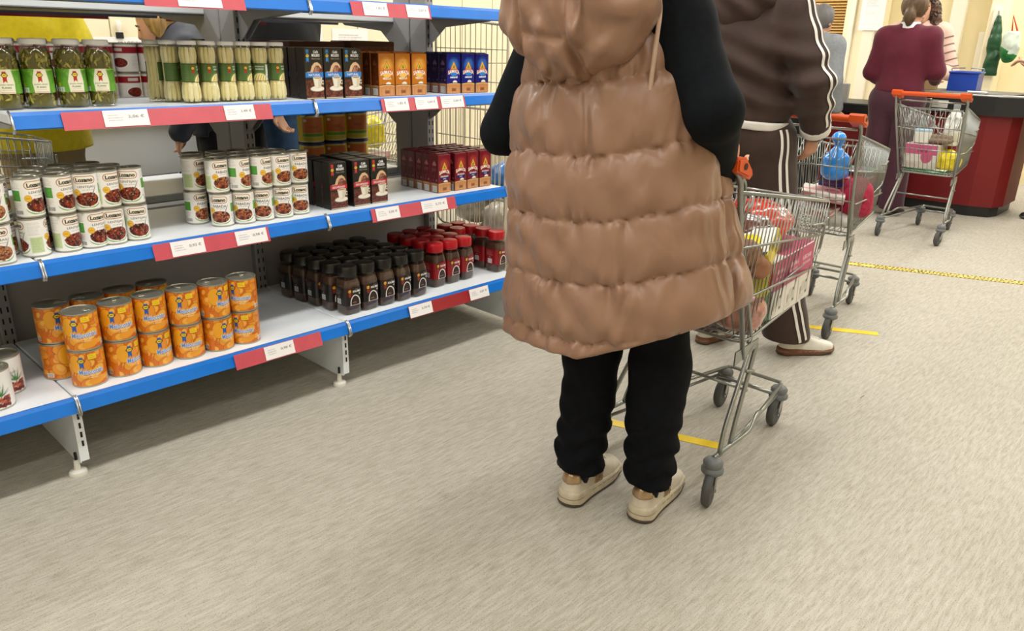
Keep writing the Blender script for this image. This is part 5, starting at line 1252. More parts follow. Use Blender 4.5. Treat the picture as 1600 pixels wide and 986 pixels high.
# ------------------------------------------------------------------ shopping trolleys
M_ORANGE = mat('orange_plastic', '#d8541c', .35); M_ZINC = mat('zinc_wire', '#9da09c', .3, metal=.8); M_CAST = mat('grey_caster_plastic', '#6f7274', .45); M_TYRE = mat('grey_rubber', '#4a4a4a', .6); M_HUB = mat('wheel_hub', '#808284', .4)
def trolley_meshes():
    """frame: x right, y forward, z up; rear wheels at y = 0. Returns dict of meshes"""
    D = {}
    def bx(y, z):   # half width of the basket: narrows to the front and to the base
        return np.interp(y, [-.08, .74], [.228, .160])-(.95-z)*.07
    yR = lambda z: -.075+(.97-z)*.50       # rear gate leans forward going down
    ztop = lambda y: .942-.170*y; zbot = lambda y: .452+.065*y
    yf = .735
    # upper and lower rims and the front loop
    mb = MB()
    top = [(-bx(-.06, .95), -.06, ztop(-.06)), (-bx(yf, .84), yf, ztop(yf)), (bx(yf, .84), yf, ztop(yf)), (bx(-.06, .95), -.06, ztop(-.06))]
    mb.tube(fillet(top, .05, 4), .0052, 8)
    yb = yR(.5)+.01; bot = [(-bx(yb, .5), yb, zbot(yb)), (-bx(yf, .55), yf-.01, zbot(yf)), (bx(yf, .55), yf-.01, zbot(yf)), (bx(yb, .5), yb, zbot(yb))]
    mb.tube(fillet(bot, .05, 4, True), .0048, 8, True)
    for sx in (-1, 1):
        # rear corner posts carrying the handle, plus the slanted gate tube beside them
        mb.tube(fillet([(sx*.222, -.095, 1.012), (sx*.226, -.065, .985), (sx*bx(-.04, .9), -.04, .90), (sx*(bx(yb, .5)+.004), yb+.005, .415)], .03, 4), .0075, 8)
        mb.tube(fillet([(sx*.212, -.06, .99), (sx*.214, -.015, .975), (sx*(bx(.01, .8)-.012), .02, .86), (sx*(bx(.22, .5)), .235, .462), (sx*bx(.22, .5), .215, .452)], .03, 4), .0055, 8)
        for (t0, t1) in ((.36, .36), (.70, .70)):
            mb.tube([(sx*(bx(.05, .8)+.003), yR(.95-.45*t0), .955-.46*t0), (sx*(bx(yf, .7)+.003), yf, ztop(yf)-(ztop(yf)-zbot(yf))*t1)], .0038, 6)
        # bumper loop at the front corner
        mb.tube(fillet([(sx*(bx(.60, .7)+.004), .60, .755), (sx*(bx(.72, .7)+.006), .725, .745), (sx*(bx(.72, .6)+.006), .725, .64), (sx*(bx(.42, .62)+.004), .42, .61)], .03, 4), .004, 6)
    mb.tube(fillet([(-.15, yf+.004, .76), (-.12, yf+.012, .70), (.12, yf+.012, .70), (.15, yf+.004, .76)], .03, 3), .0042, 6)
    D['basket_frame'] = mb.mesh('basket_frame', M_ZINC, True)
    for sx, nm in ((-1, 'side_wires'), (1, 'side_wires_b')):
        mb = MB(); n = 28
        for k in range(n):
            y = -.045+k*(yf+.03)/(n-1); y2 = max(y, yb+.0); zt, zb = ztop(y), zbot(y2)
            if y < yb: zb = max(.46, min(zt-.02, .97-(y+.075)/.50)); y2 = y
            mb.tube([(sx*bx(y, zt), y, zt), (sx*bx(y2, zb), y2, zb)], .0021, 5)
        D[nm] = mb.mesh('side_wires', M_ZINC, True)
    mb = MB()
    for k in range(1, 13):
        x = -1+2*k/13; mb.tube([(x*bx(yf, .84), yf, ztop(yf)), (x*bx(yf, .55), yf-.01, zbot(yf))], .0021, 5)
    mb.tube([(-bx(yf, .7), yf-.003, .70), (bx(yf, .7), yf-.003, .70)], .003, 6)
    D['front_wires'] = mb.mesh('front_wires', M_ZINC, True)
    mb = MB()
    for k in range(1, 15):
        x = -1+2*k/15; mb.tube([(x*bx(yb, .5), yb, zbot(yb)), (x*bx(yf, .55), yf-.01, zbot(yf))], .0021, 5)
    for k in range(1, 7): y = yb+k*(yf-yb)/7; mb.tube([(-bx(y, zbot(y)), y, zbot(y)-.003), (bx(y, zbot(y)), y, zbot(y)-.003)], .003, 5)
    D['floor_wires'] = mb.mesh('floor_wires', M_ZINC, True)
    mb = MB()   # rear flap
    for k in range(13):
        x = -.195+.39*k/12; mb.tube([(x, yR(.93)+.004, .93), (x*.88, yR(.48)+.004, .48)], .0021, 5)
    for z in (.93, .80, .64, .48): mb.tube([(-.205+(.93-z)*.06, yR(z)+.004, z), (.205-(.93-z)*.06, yR(z)+.004, z)], .0036, 6)
    mb.tube([(-.21, -.062, .975), (.21, -.062, .975)], .0055, 8)
    D['rear_flap'] = mb.mesh('rear_flap', M_ZINC, True)
    mb = MB()   # fold-up child seat shelf inside
    for k in range(9): x = -.16+.32*k/8; mb.tube([(x, .04, .80), (x, .13, .90)], .002, 5)
    mb.tube(fillet([(-.17, .04, .79), (-.17, .14, .91), (.17, .14, .91), (.17, .04, .79)], .02, 3), .0035, 6)
    D['child_seat'] = mb.mesh('child_seat', M_ZINC, True)
    # handle: round grip with blocky orange ends
    mb = MB().tube([(-.205, -.102, 1.022), (.205, -.102, 1.022)], .0155, 14)
    D['grip'] = mb.mesh('grip', M_ORANGE, True, 50)
    ends = []
    for sx in (-1, 1):
        mb = MB(); xa, xb = (.185, .243) if sx > 0 else (-.243, -.185)
        mb.prism([(-.036, 1.038), (-.028, 1.046), (.006, 1.044), (.046, 1.008), (.050, .996), (.036, .986), (.026, .990), (-.006, 1.002), (-.034, 1.012)], 0, xa, xb)
        mb.prism([(-.030, 1.040), (.004, 1.038), (.036, 1.004), (.028, .996), (-.028, 1.014)], 0, xa-.004 if sx < 0 else xa, xb+.004 if sx > 0 else xb)
        mb.xform(Matrix.Translation((0, -.09, 0)))
        ends.append(mb.mesh('handle_end', M_ORANGE))
    D['ends'] = ends
    MBh = MB().lathe([(.0085, 0), (.0085, .0012), (0, .0012)], 14); D['hole'] = MBh.mesh('lock_hole', mat('lock_hole', '#3a1a0c', .6))
    # chassis: two double leg loops, lower side rails, cross bars
    mb = MB()
    for sx in (-1, 1):
        loop = [(sx*.208, .045, .150), (sx*.200, .075, .22), (sx*.178, .225, .445), (sx*.178, .265, .448), (sx*.196, .145, .20), (sx*.200, .125, .15)]
        mb.tube(fillet(loop, .025, 4), .0075, 8)
        mb.tube([(sx*.193, .185, .375), (sx*.192, .235, .36)], .005, 6)
        rail = [(sx*.206, .02, .150), (sx*.200, .25, .150), (sx*.185, .30, .168), (sx*.170, .36, .168), (sx*.160, .40, .150), (sx*.108, .665, .150)]
        mb.tube(fillet(rail, .03, 3), .0068, 8)
        mb.tube([(sx*.200, .03, .128), (sx*.112, .67, .128)], .0055, 8)
    mb.tube([(-.19, .215, .30), (.19, .215, .30)], .0055, 8)
    mb.tube(fillet([(-.108, .665, .150), (-.10, .68, .150), (.10, .68, .150), (.108, .665, .150)], .01, 3), .0068, 8)
    mb.tube([(-.115, .625, .125), (.115, .625, .125)], .008, 8)
    D['chassis'] = mb.mesh('chassis', M_ZINC, True)
    mb = MB().box(-.006, .006, -.07, .07, 0, .05)
    D['side_plate'] = MB().prism([(-.02, .0), (.12, .03), (.12, .055), (-.02, .045)], 0, -.002, .002).mesh('side_plate', M_ZINC)
    # caster
    D['housing'] = MB().lathe([(0, .094), (.024, .096), (.033, .103), (.034, .114), (.027, .120), (.029, .126), (.030, .136), (.024, .144), (.012, .150), (0, .151)], 20).mesh('caster_housing', M_CAST, True, 60)
    f = MB()
    for sx in (-1, 1): f.prism([(-.018, .095), (.014, .095), (-.010, .045), (-.028, .040), (-.034, .050)], 0, sx*.017-.0015, sx*.017+.0015)
    f.tube([(-.022, -.021, .052), (.022, -.021, .052)], .005, 8); D['fork'] = f.mesh('caster_fork', M_ZINC)
    wv = MB().lathe([(0.034, -.012), (.046, -.013), (.052, -.009), (.0535, 0), (.052, .009), (.046, .013), (.034, .012)], 28); wv.xform(Matrix.Translation((0, -.021, .0535)) @ Matrix.Rotation(pi/2, 4, 'Y'))
    D['wheel'] = wv.mesh('wheel', M_TYRE, True, 50)
    hv = MB().lathe([(0, -.013), (.014, -.0135), (.016, -.010), (.034, -.010), (.034, .010), (.016, .010), (.014, .0135), (0, .013)], 24); hv.xform(Matrix.Translation((0, -.021, .0535)) @ Matrix.Rotation(pi/2, 4, 'Y'))
    D['hub'] = hv.mesh('hub', M_HUB, True, 40)
    return D
TM = trolley_meshes()
def trolley(label, loc, rz, swivel=(0, 0, 0, 0), handle=True, grip_col=None):
    t = thing('shopping_trolley', label, 'trolley', loc, rz, 'wire shopping trolleys')
    for k in ('basket_frame', 'chassis', 'child_seat'): link(k, TM[k], t)
    for k in ('side_wires', 'side_wires_b', 'front_wires', 'floor_wires', 'rear_flap'):
        o = link('side_wires' if k.startswith('side') else k, TM[k], t)
    h_ = link('handle_grip', TM['grip'], t)
    for i, e in enumerate(TM['ends']):
        eo = link('handle_end', e, h_)
    ho = link('lock_hole', TM['hole'], h_, (.2475, -.088, 1.022)); ho.rotation_euler = (0, pi/2, 0)
    for sx in (-1, 1): link('side_plate', TM['side_plate'], t, (sx*.182, .14, .405))
    for i, (x, y) in enumerate(((-.206, .02), (.206, .02), (-.108, .655), (.108, .655))):
        c = link('caster', TM['housing'], t, (x, y, 0), swivel[i]); link('fork', TM['fork'], c); w_ = link('wheel', TM['wheel'], c); link('hub', TM['hub'], c)
    return t
T1 = trolley('nearest wire trolley with orange handle, filled with groceries', (0.805, -1.215, 0), -pi/2, (.35, .30, .15, .1))
T2 = trolley('second wire trolley with orange handle, pushed by the tracksuit wearer', (2.44, -0.89, 0), -pi/2+.06, (.1, .05, .2, .1))
T3 = trolley('wire trolley with orange handle parked beside the red checkout counter', (4.87, -0.675, 0), -pi/2+.02, (.1, -.1, .1, .1))
T4 = trolley('wire trolley with orange handle far behind the second trolley', (4.3, 0.52, 0), -pi/2+.3)
T5 = trolley('wire trolley behind the left end of the shelving', (-0.67, 1.74, 0), -pi/2)
T6 = trolley('wire trolley holding yellow bags behind the shelving', (2.55, 2.15, 0), pi*.5)
T7 = trolley('wire trolley partly hidden behind the right end of the counter', (7.12, -1.30, 0), -pi/2+.1)

# ------------------------------------------------------------------ groceries in the trolleys
def place(o, T, p, rx=0, ry=0, rz=0):
    """put a grocery at a point of a trolley's own frame"""
    M = Matrix.Translation(T.location) @ Matrix.Rotation(T.rotation_euler.z, 4, 'Z') @ Matrix.Translation((p[0], p[1], p[2]-.042)) @ Matrix.Rotation(rz, 4, 'Z') @ Matrix.Rotation(ry, 4, 'Y') @ Matrix.Rotation(rx, 4, 'X')
    o.matrix_world = M; return o
M_BOXP = mat_print('grocery_print', .35, coat=.15)
def printed_box(name, label, cat, w, d, h, cv_side, cv_top=None, m_body=None, cv_end=None):
    t = thing(name, label, cat)
    MB().bbox(-w/2, w/2, -d/2, d/2, 0, h, .003).build('box_body', m_body or mat('carton_white', '#e4e2dc', .5), t)
    e = .0008
    for s_ in (1, -1):
        link('side_print', wrap_mesh('side_print', cv_side, lambda s, t_: (s_*(w/2+e)+0*s, s_*(s-.5)*(d-.004), .002+t_*(h-.004)), 70, 60, M_BOXP), t)
    ce = cv_end or cv_side
    for s_ in (1, -1): link('end_print', wrap_mesh('end_print', ce, lambda s, t_: (s_*-(s-.5)*(w-.004), s_*(d/2+e)+0*s, .002+t_*(h-.004)), 50, 60, M_BOXP), t)
    if cv_top: link('top_print', wrap_mesh('top_print', cv_top, lambda s, t_: ((s-.5)*(w-.004), (t_-.5)*(d-.004), h+e+0*s), 50, 60, M_BOXP), t)
    return t
def cv_milk():
    cv = Canvas(290, 200, '#e6e2da', 1.2)
    for k in range(3):
        o = k*97; cv.rect(o, 95, o+97, 200, '#c2406e'); cv.rect(o, 92, o+97, 96, '#f0e4ea'); cv.rect(o+94, 0, o+97, 200, '#8c2a4c'); cv.text('LECHE', o+46, 160, 14, '#f4dfe8', .02, width=60); cv.text('desnatada', o+46, 140, 10, '#f4dfe8', 0, width=56)
        cv.poly([(o+62, 50), (o+78, 90), (o+84, 120), (o+70, 110)], '#5a1a30'); cv.ell(o+40, 52, 16, 20, '#cfcabe'); cv.rect(o+55, 20, o+70, 70, '#4a4a44'); cv.rect(o+58, 30, o+67, 60, '#e6e2da'); cv.lines(o+10, 6, o+50, 26, 4, '#9a958a', 2); cv.ell(o+22, 40, 7, 16, '#a8a49a')
    return cv
def cv_generic(bg, c2, c3, word=None, W=200, H=120, wc='#ffffff'):
    cv = Canvas(W, H, bg, 1.4); cv.rect(0, 0, W, H*.28, c2); cv.ell(W*.7, H*.5, W*.18, H*.28, c3); cv.poly([(0, H), (W*.4, H), (W*.15, H*.5), (0, H*.4)], c2)
    if word: cv.text(word, W*.42, H*.66, H*.2, wc, .03, width=W*.55)
    cv.lines(W*.1, H*.05, W*.5, H*.2, 3, c3, 2); return cv
def soft_bag(name, label, cat, size, m, seed=0, cap=None, h=.007, knot=False):
    """crumpled film bag with a gathered top"""
    t = thing(name, label, cat); a, b, c = size
    def f(P):
        d = sd_ell(P, (0, 0, c*.48), (a/2, b/2, c*.5)); d = smin(d, sd_ell(P, (0, 0, c*.2), (a*.48, b*.48, c*.22)), .03)
        if knot: d = smin(d, smin(sd_cap(P, (0, 0, c*.85), (0, 0, c*1.08), .022, .012), sd_cap(P, (0, 0, c*1.08), (0, 0, c*1.28), .012, .035), .015), .02)
        return np.maximum(d-waves(P, 60, .007, seed)-waves(P, 140, .004, seed+1), -P[:, 2])
    V, F = snet(f, (-a*.75, -b*.75, -.01), (a*.75, b*.75, c*1.5), h); link('bag_film', npmesh('bag_film', relax(V, F, 1), F, m, True), t)
    if cap: cap(t)
    return t
# nearest trolley
place(printed_box('milk_pack', 'pink shrink-wrapped six-pack of milk cartons in the nearest trolley', 'milk pack', .19, .285, .195, cv_milk(), cv_generic('#c2406e', '#e6e2da', '#8c2a4c')), T1, (.062, .515, .535), rx=.09, rz=.0)
place(printed_box('milk_pack', 'second pack of pale milk cartons beside the pink six-pack', 'milk pack', .12, .26, .17, cv_generic('#dcd6cc', '#b8b0a2', '#8a8478', None), None), T1, (-.10, .50, .540))
cvn = Canvas(220, 150, '#f0efe8', 1.4); cvn.poly([(0, 150), (90, 150), (60, 70), (0, 90)], '#6fb4dc'); cvn.lines(6, 100, 66, 140, 5, '#3a7ab0', 3); cvn.ell(130, 70, 55, 48, '#f0e028'); cvn.rect(0, 0, 220, 14, '#2a3440'); cvn.lines(96, 58, 164, 84, 2, '#d8b000', 6)
place(printed_box('biscuit_box', 'white, blue and yellow packet tilted in the nearest trolley', 'packet', .20, .16, .05, cv_generic('#d9c42c', '#b8a420', '#f0efe8', None), cvn, mat('yellow_card', '#d6c22c', .45)), T1, (.085, .285, .735), rx=.35, ry=-.22, rz=.2)
place(soft_bag('yellow_bag', 'crumpled yellow packet under the white and blue packet', 'bag', (.17, .16, .16), mat('yellow_film', '#c8b82c', .3, var=.25, vscale=18), 101), T1, (.085, .30, .60))
place(soft_bag('snack_bag', 'glossy red and orange snack bag on top of the nearest trolley load', 'bag', (.27, .30, .10), mat('red_film', '#c2301c', .22, var=.55, vscale=12, coat=.4), 103), T1, (-.02, .50, .765), rx=.05)
place(soft_bag('snack_bag', 'brown and red snack bag beneath the glossy orange one', 'bag', (.22, .22, .12), mat('brown_film', '#5a2418', .25, var=.6, vscale=14, coat=.4), 104), T1, (.0, .40, .735), rz=.5)
place(soft_bag('meat_bag', 'clear bag of pink minced meat low in the nearest trolley', 'bag', (.16, .15, .14), mat('pink_mince', '#b88478', .3, var=.45, vscale=40, coat=.5), 105), T1, (.10, .27, .515))
place(soft_bag('vegetable_bag', 'clear bag of pale vegetables at the back of the nearest trolley', 'bag', (.17, .16, .15), mat('pale_bag', '#a89a88', .3, var=.35, vscale=25, coat=.5), 106), T1, (.04, .22, .56))
for i, (x, y, z) in enumerate(((.150, .185, .775), (.165, .215, .735))):
    t = soft_bag('bread_roll', f'brown bread roll, {["upper", "lower"][i]} of the two by the trolley flap', 'bread', (.075, .11, .07), mat('crust', '#8e5f42', .6, var=.2, vscale=20), 110+i, h=.006); place(t, T1, (x, y, z-.03), rz=.3)
place(printed_box('green_pack', 'small dark and green printed carton under the milk', 'carton', .10, .08, .10, cv_generic('#3a3632', '#2d7a3a', '#8a8478', None)), T1, (.105, .365, .525))
# second trolley
M_BLUEF = mat('blue_film', '#2f86d8', .2, var=.35, vscale=16, coat=.4)
place(soft_bag('blue_bag', 'knotted blue plastic bag in the second trolley', 'bag', (.13, .13, .15), M_BLUEF, 120, knot=True), T2, (.02, .32, .74))
place(soft_bag('net_bag', 'pointed crimson net bag in the second trolley', 'bag', (.16, .16, .20), mat('crimson_net', '#b01c44', .7, var=.3, vscale=60, bump=.5, bscale=160), 122), T2, (.120, .40, .56))
for i in range(2): place(printed_box('meat_tray', f'pink packaged meat tray, {["lower", "upper"][i]} one in the second trolley', 'tray', .20, .24, .035, cv_generic('#e6dcd4', '#c88a88', '#b86a6c'), cv_generic('#d89a98', '#e6dcd4', '#c06a70')), T2, (-.03+.02*i, .30, .58+i*.07), ry=.1, rz=.3*i)
place(printed_box('yoghurt_pack', 'navy and red multipack with coloured lids in the second trolley', 'carton', .22, .20, .09, cv_generic('#3c2a2c', '#1a2a6c', '#c22a34', 'Danone'), cv_generic('#2a8a72', '#e0d8dc', '#8a3a8c')), T2, (.03, .52, .685))
place(printed_box('carton_pack', 'brown multipack under the yoghurts in the second trolley', 'carton', .20, .22, .11, cv_generic('#5a4234', '#3a2a22', '#8a6a4c')), T2, (-.02, .56, .57))
place(printed_box('yellow_carton', 'small yellow carton beside the net bag in the second trolley', 'carton', .07, .10, .09, cv_generic('#e2c41c', '#f0e060', '#8c7a10')), T2, (.105, .535, .57))
place(soft_bag('white_bag', 'white carrier bag slumped at the base of the second trolley', 'bag', (.20, .22, .08), mat('white_film', '#d8d6d2', .35, var=.1, vscale=20), 125), T2, (.04, .36, .515))
# third trolley
def jug():
    t = thing('milk_jug', 'white plastic jug with grey cap in the parked trolley', 'jug')
    def f(P):
        d = sd_stack(P, [(0, 0, 0, .055, .055), (.12, 0, 0, .057, .057), (.19, 0, 0, .048, .048), (.245, 0, 0, .022, .022), (.26, 0, 0, .019, .019)]); d = smin(d, smax(sd_cap(P, (0, -.05, .11), (0, -.03, .22), .016, .014), -1e9*np.ones(len(P)), .01), .01)
        return smax(d, -sd_ell(P, (0, -.035, .165), (.05, .012, .03)), .01)
    V, F = snet(f, (-.08, -.09, -.01), (.08, .08, .30), .005); link('jug_body', npmesh('jug_body', relax(V, F, 1), F, mat('hdpe_white', '#e8e8e6', .4), True), t)
    MB().lathe([(.022, .255), (.023, .258), (.023, .285), (.020, .290), (0, .290)], 20).build('cap', mat('grey_cap', '#8e9298', .4), t, True); MB().lathe([(.0585, .03), (.0590, .032), (.0590, .09), (.0585, .092)], 24).build('jug_label', mat('jug_label', '#d8d4c0', .4), t, True)
    return t
place(jug(), T3, (.055, .40, .70))
place(printed_box('milk_pack', 'pink and white milk multipack in the parked trolley', 'milk pack', .22, .20, .17, cv_generic('#cfc8be', '#d8d2c8', '#c2708c'), cv_generic('#c2406e', '#e6e2da', '#8c2a4c'), None, (lambda c: (c.rect(0, 70, 200, 120, '#c85a86'), c.text('Pura', 110, 92, 22, '#8c2040', .03, width=60), c)[-1])(cv_generic('#ddd8cf', '#cfc9bf', '#c25a7c'))), T3, (-.075, .31, .535))
t = thing('round_tub', 'white round tub with blue lid on the pink multipack', 'tub'); MB().lathe([(0, 0), (.052, 0), (.056, .01), (.058, .075), (.054, .085), (0, .086)], 28).build('tub_body', mat('tub_white', '#e6e4dc', .4), t, True); MB().lathe([(.057, .078), (.059, .081), (.057, .092), (0, .094)], 28).build('tub_lid', mat('pale_blue_lid', '#a8c6dc', .4), t, True); place(t, T3, (-.105, .29, .712))
t = thing('egg_tray', 'brown pulp egg box beside the white tub', 'egg box'); MB().bbox(-.09, .09, -.055, .055, 0, .035, .012).build('egg_base', mat('pulp', '#8a7868', .9, var=.15, vscale=60), t)
for i in range(5):
    for j in range(2): MB().lathe([(.019, .030), (.016, .048), (.008, .058), (0, .060)], 10, (-.068+.034*i, -.026+.052*j, 0)).build('egg_dome', MATS['pulp'], t, True)
place(t, T3, (.0, .325, .715))
place(soft_bag('yellow_bag', 'crumpled bright yellow bag in the parked trolley', 'bag', (.20, .20, .15), mat('bright_yellow_film', '#dcc818', .25, var=.3, vscale=16, coat=.3), 130), T3, (.065, .36, .525))
place(soft_bag('snack_bag', 'red crisp packet at the front of the parked trolley', 'bag', (.18, .22, .15), mat('red_film_b', '#8c1a20', .25, var=.55, vscale=16, coat=.4), 131), T3, (.02, .55, .63), rx=.3)
place(soft_bag('bread_bag', 'clear bag of bread at the front of the parked trolley', 'bag', (.18, .18, .12), mat('bread_film', '#a8917c', .3, var=.35, vscale=22, coat=.4), 132), T3, (.03, .58, .545))
place(soft_bag('yellow_bag', 'small yellow packet behind the egg box', 'bag', (.08, .06, .05), MATS['bright_yellow_film'], 133), T3, (.0, .42, .70))
place(printed_box('green_tray', 'flat green tray at the bottom of the parked trolley', 'tray', .28, .18, .03, cv_generic('#2f7a44', '#245c34', '#7cb088')), T3, (-.03, .30, .505))
# sixth trolley: yellow bags
for i, (x, y, z) in enumerate(((-.05, .35, .62), (.07, .40, .64))): place(soft_bag('yellow_bag', f'yellow bag in the trolley behind the shelving, {["left", "right"][i]} of two', 'bag', (.18, .18, .22), MATS['bright_yellow_film'], 140+i), T6, (x, y, z))
place(printed_box('meat_tray', 'pink tray under the yellow bags behind the shelving', 'tray', .25, .30, .05, cv_generic('#d8a8a0', '#c88a88', '#e6dcd4')), T6, (0, .40, .545))

# ------------------------------------------------------------------ checkout counter and what stands on it
M_CRED = mat('dark_red_panel', '#74080e', .55, var=.06, vscale=3); M_CBLK = mat('black_counter', '#1b1c1e', .4); M_CGRY = mat('grey_belt', '#6e6c64', .5, var=.1, vscale=8); M_STEEL = mat('brushed_steel', '#9c9c98', .35, metal=.7)
ck = thing('checkout_counter', 'red checkout counter with black top and grey conveyor belt', 'counter', (6.20, 0, 0))
MB().prism([(0, -.16), (0, -.72), (.06, -.88), (.20, -.93), (.62, -.93), (.70, -.86), (.70, -.16)], 2, .085, .84).build('red_body', M_CRED, ck)
MB().prism([(.02, -.18), (.02, -.71), (.08, -.86), (.21, -.90), (.62, -.90), (.68, -.86), (.68, -.18)], 2, 0, .085).build('plinth', M_CBLK, ck)
MB().prism([(-.04, .05), (-.04, -.76), (.03, -.96), (.20, -1.00), (.68, -1.00), (.76, -.92), (.76, .05)], 2, .82, .965).build('black_rim', M_CBLK, ck)
MB().bbox(.06, .66, -.86, .03, .965, .985, .006).build('belt', M_CGRY, ck)
MB().tube([(-.03, .04, .972), (-.03, -.78, .972), (.04, -.95, .972)], .010, 8).build('steel_edge', M_STEEL, ck, True)
cvt = Canvas(200, 70, '#cfccc4', 1.4); cvt.lines(30, 20, 170, 52, 2, '#6a6660', 6)
link('counter_sign', wrap_mesh('counter_sign', cvt, lambda s, t: (-.044+0*s, -.22-.20*s, .86+.06*t), 40, 16, mat_print('sign_print', .4)), ck)
MB().bbox(-.09, -.045, -.30, -.20, .70, .93, .004).build('card_holder', M_STEEL, ck)
ck2 = thing('checkout_counter', 'second counter with red base behind the worker in maroon', 'counter', (5.95, 0.55, 0))
MB().bbox(0, .6, -.42, .42, .08, .78, .02).build('red_body', M_CRED, ck2); MB().bbox(-.03, .63, -.45, .60, .78, .86, .01).build('black_rim', M_CBLK, ck2); MB().bbox(.02, .58, -.4, .4, 0, .08, .01).build('plinth', M_CBLK, ck2); MB().bbox(.0, .04, -.22, .12, .84, 1.02, .006).build('screen_back', mat('pale_grey_plastic', '#b4b2aa', .45), ck2)
t = thing('plastic_basket', 'blue plastic basket standing on the checkout counter', 'basket', (6.60, -0.40, .985), .1)
mb = MB(); P0 = [(-.13, -.21), (.13, -.21), (.13, .21), (-.13, .21)]
for (x0, x1, y0, y1) in ((-.14, -.13, -.11, .11), (.13, .14, -.11, .11), (-.13, .13, -.11, -.10), (-.13, .13, .10, .11)): mb.box(x0, x1, y0, y1, 0, .15)
mb.box(-.13, .13, -.10, .10, 0, .008); mb.build('basket_shell', mat('blue_plastic', '#1240a8', .4), t); MB().tube(fillet([(-.145, -.115, .15), (.145, -.115, .15), (.145, .115, .15), (-.145, .115, .15)], .03, 4, True), .008, 8, True).build('basket_rim', MATS['blue_plastic'], t, True)
for sx in (-1, 1): MB().tube(fillet([(0, sx*.11, .15), (0, sx*.13, .18), (.0, sx*.02, .185)], .02, 3), .005, 6).build('basket_handle', M_ZINC, t, True)
t = thing('kraft_carton', 'small brown paper carton on the counter beside the blue basket', 'carton', (6.45, -0.10, .985), .2); MB().bbox(-.10, .10, -.12, .10, 0, .16, .004).build('carton_body', mat('kraft', '#a88a60', .7), t); MB().box(-.10, .10, -.12, -.10, .16, .165).build('flap', MATS['kraft'], t)
t = thing('leaflet_stack', 'white leaflets lying on the counter edge', 'leaflets', (6.30, -0.58, .985), .2)
for i in range(3): MB().box(-.10, .10, -.07, .07, i*.004, i*.004+.003).build('leaflet', mat('leaflet_white', '#d9d8d4', .6), t, rz=.05*i)
# hanging bags on the far wall
t = thing('hanging_bag', 'green and white carrier bag with red handles hanging on the pillar', 'bag', (8.12, -0.34, 1.22)); t.scale = (.7, .62, .68)
solid('bag_body', lambda P: smax(sd_ell(P, (0, 0, .22), (.06, .14, .24)), P[:, 2]-.42, .02)-waves(P, 40, .012, 150), (-.12, -.22, -.06), (.12, .22, .5), .01, mat('green_white_film', '#c6d2c4', .35, var=.25, vscale=7), t)
solid('green_panel', lambda P: np.maximum(sd_ell(P, (0, 0, .22), (.06, .14, .24))-waves(P, 40, .012, 150)-.004, P[:, 2]-.15-.5*P[:, 1]), (-.12, -.22, -.08), (.12, .22, .32), .01, mat('green_film', '#1f6a34', .35, var=.3, vscale=14), t)
MB().tube([(0, -.06, .40), (.0, .05, .62), (.0, .02, .40)], .014, 8).build('red_strap', mat('red_strap', '#b4201c', .5), t, True)
t = thing('hanging_bag', 'dark green folded bag hanging beside the white one', 'bag', (8.2, -0.19, 1.08)); t.scale = (.8, .8, .68)
solid('bag_body', lambda P: sd_stack(P, [(0, 0, 0, .04, .09), (.25, 0, 0, .05, .085), (.55, 0, .02, .04, .07), (.84, 0, .03, .02, .03)])-waves(P, 30, .014, 152), (-.1, -.16, -.06), (.1, .16, .92), .01, mat('dark_green_film', '#1c4a2c', .4, var=.35, vscale=12), t)
MB().tube([(0, .03, .82), (.02, .05, .90)], .008, 6).build('hook', M_STEEL, t, True)

# ------------------------------------------------------------------ behind the shelving
t = thing('chest_freezer', 'white chest cabinet against the tiled wall behind the shelving', 'freezer', (0.95, 2.99, 0)); MB().bbox(-.55, .55, -.32, .36, .06, .80, .02).build('cabinet_body', mat('white_enamel', '#e2e6ea', .35), t); MB().bbox(-.57, .57, -.34, .38, .80, .86, .015).build('lid', mat('grey_lid', '#c2c6c8', .4), t); MB().bbox(-.5, .5, -.28, .3, 0, .06, .01).build('plinth', M_CBLK, t)
cvl = Canvas(900, 60, '#ecebe6', .8); cvl.text('NAVIO', 120, 22, 20, '#4a4a50', .02, width=110); cvl.text('FRACCIONADOR', 420, 22, 20, '#4a4a50', .02, width=260)
t = thing('wall_board', 'white lettered strip with a black clip on the tiled wall', 'sign', (0.78, Y1-.03, 1.20)); MB().box(0, .9, 0, .012, 0, .06).build('board', M_TRIM, t); link('board_print', wrap_mesh('board_print', cvl, lambda s, t_: (.9*s, -.001+0*s, .06*t_), 260, 20, mat_print('sign_print', .4)), t); MB().bbox(.28, .33, -.012, .0, .05, .09, .003).build('clip', M_CBLK, t); MB().lathe([(.008, .09), (.016, .12), (.02, .15), (.012, .165), (0, .168)], 12, (.305, -.01, 0)).build('knob', mat('ivory_knob', '#efe8da', .4), t, True)
for i, (x, w_) in enumerate(((2.35, .34), (2.78, .36))): 
    cvs = Canvas(340, 160, '#eceae6', .7); cvs.lines(60, 60, 280, 120, 3, '#8c8a90', 6)
    o = link('wall_notice', wrap_mesh('wall_notice', cvs, lambda s, t_: (w_*s, 0*s, .16*t_), 40, 20, mat_print('sign_print', .4)), None, (x, Y1-.012, 1.20)); tag(o, f'white printed notice on the tiled wall, {["left", "right"][i]} of the two', 'notice')
t = thing('wall_post', 'slim dark steel post behind the shelving', 'post', (2.02, 2.75, 0)); MB().bbox(-.02, .02, -.02, .02, 0, 2.6, .003).build('post_tube', mat('dark_steel', '#3a3c40', .4, metal=.5), t); MB().bbox(-.06, .06, -.06, .06, 0, .012, .003).build('base_plate', MATS['dark_steel'], t)
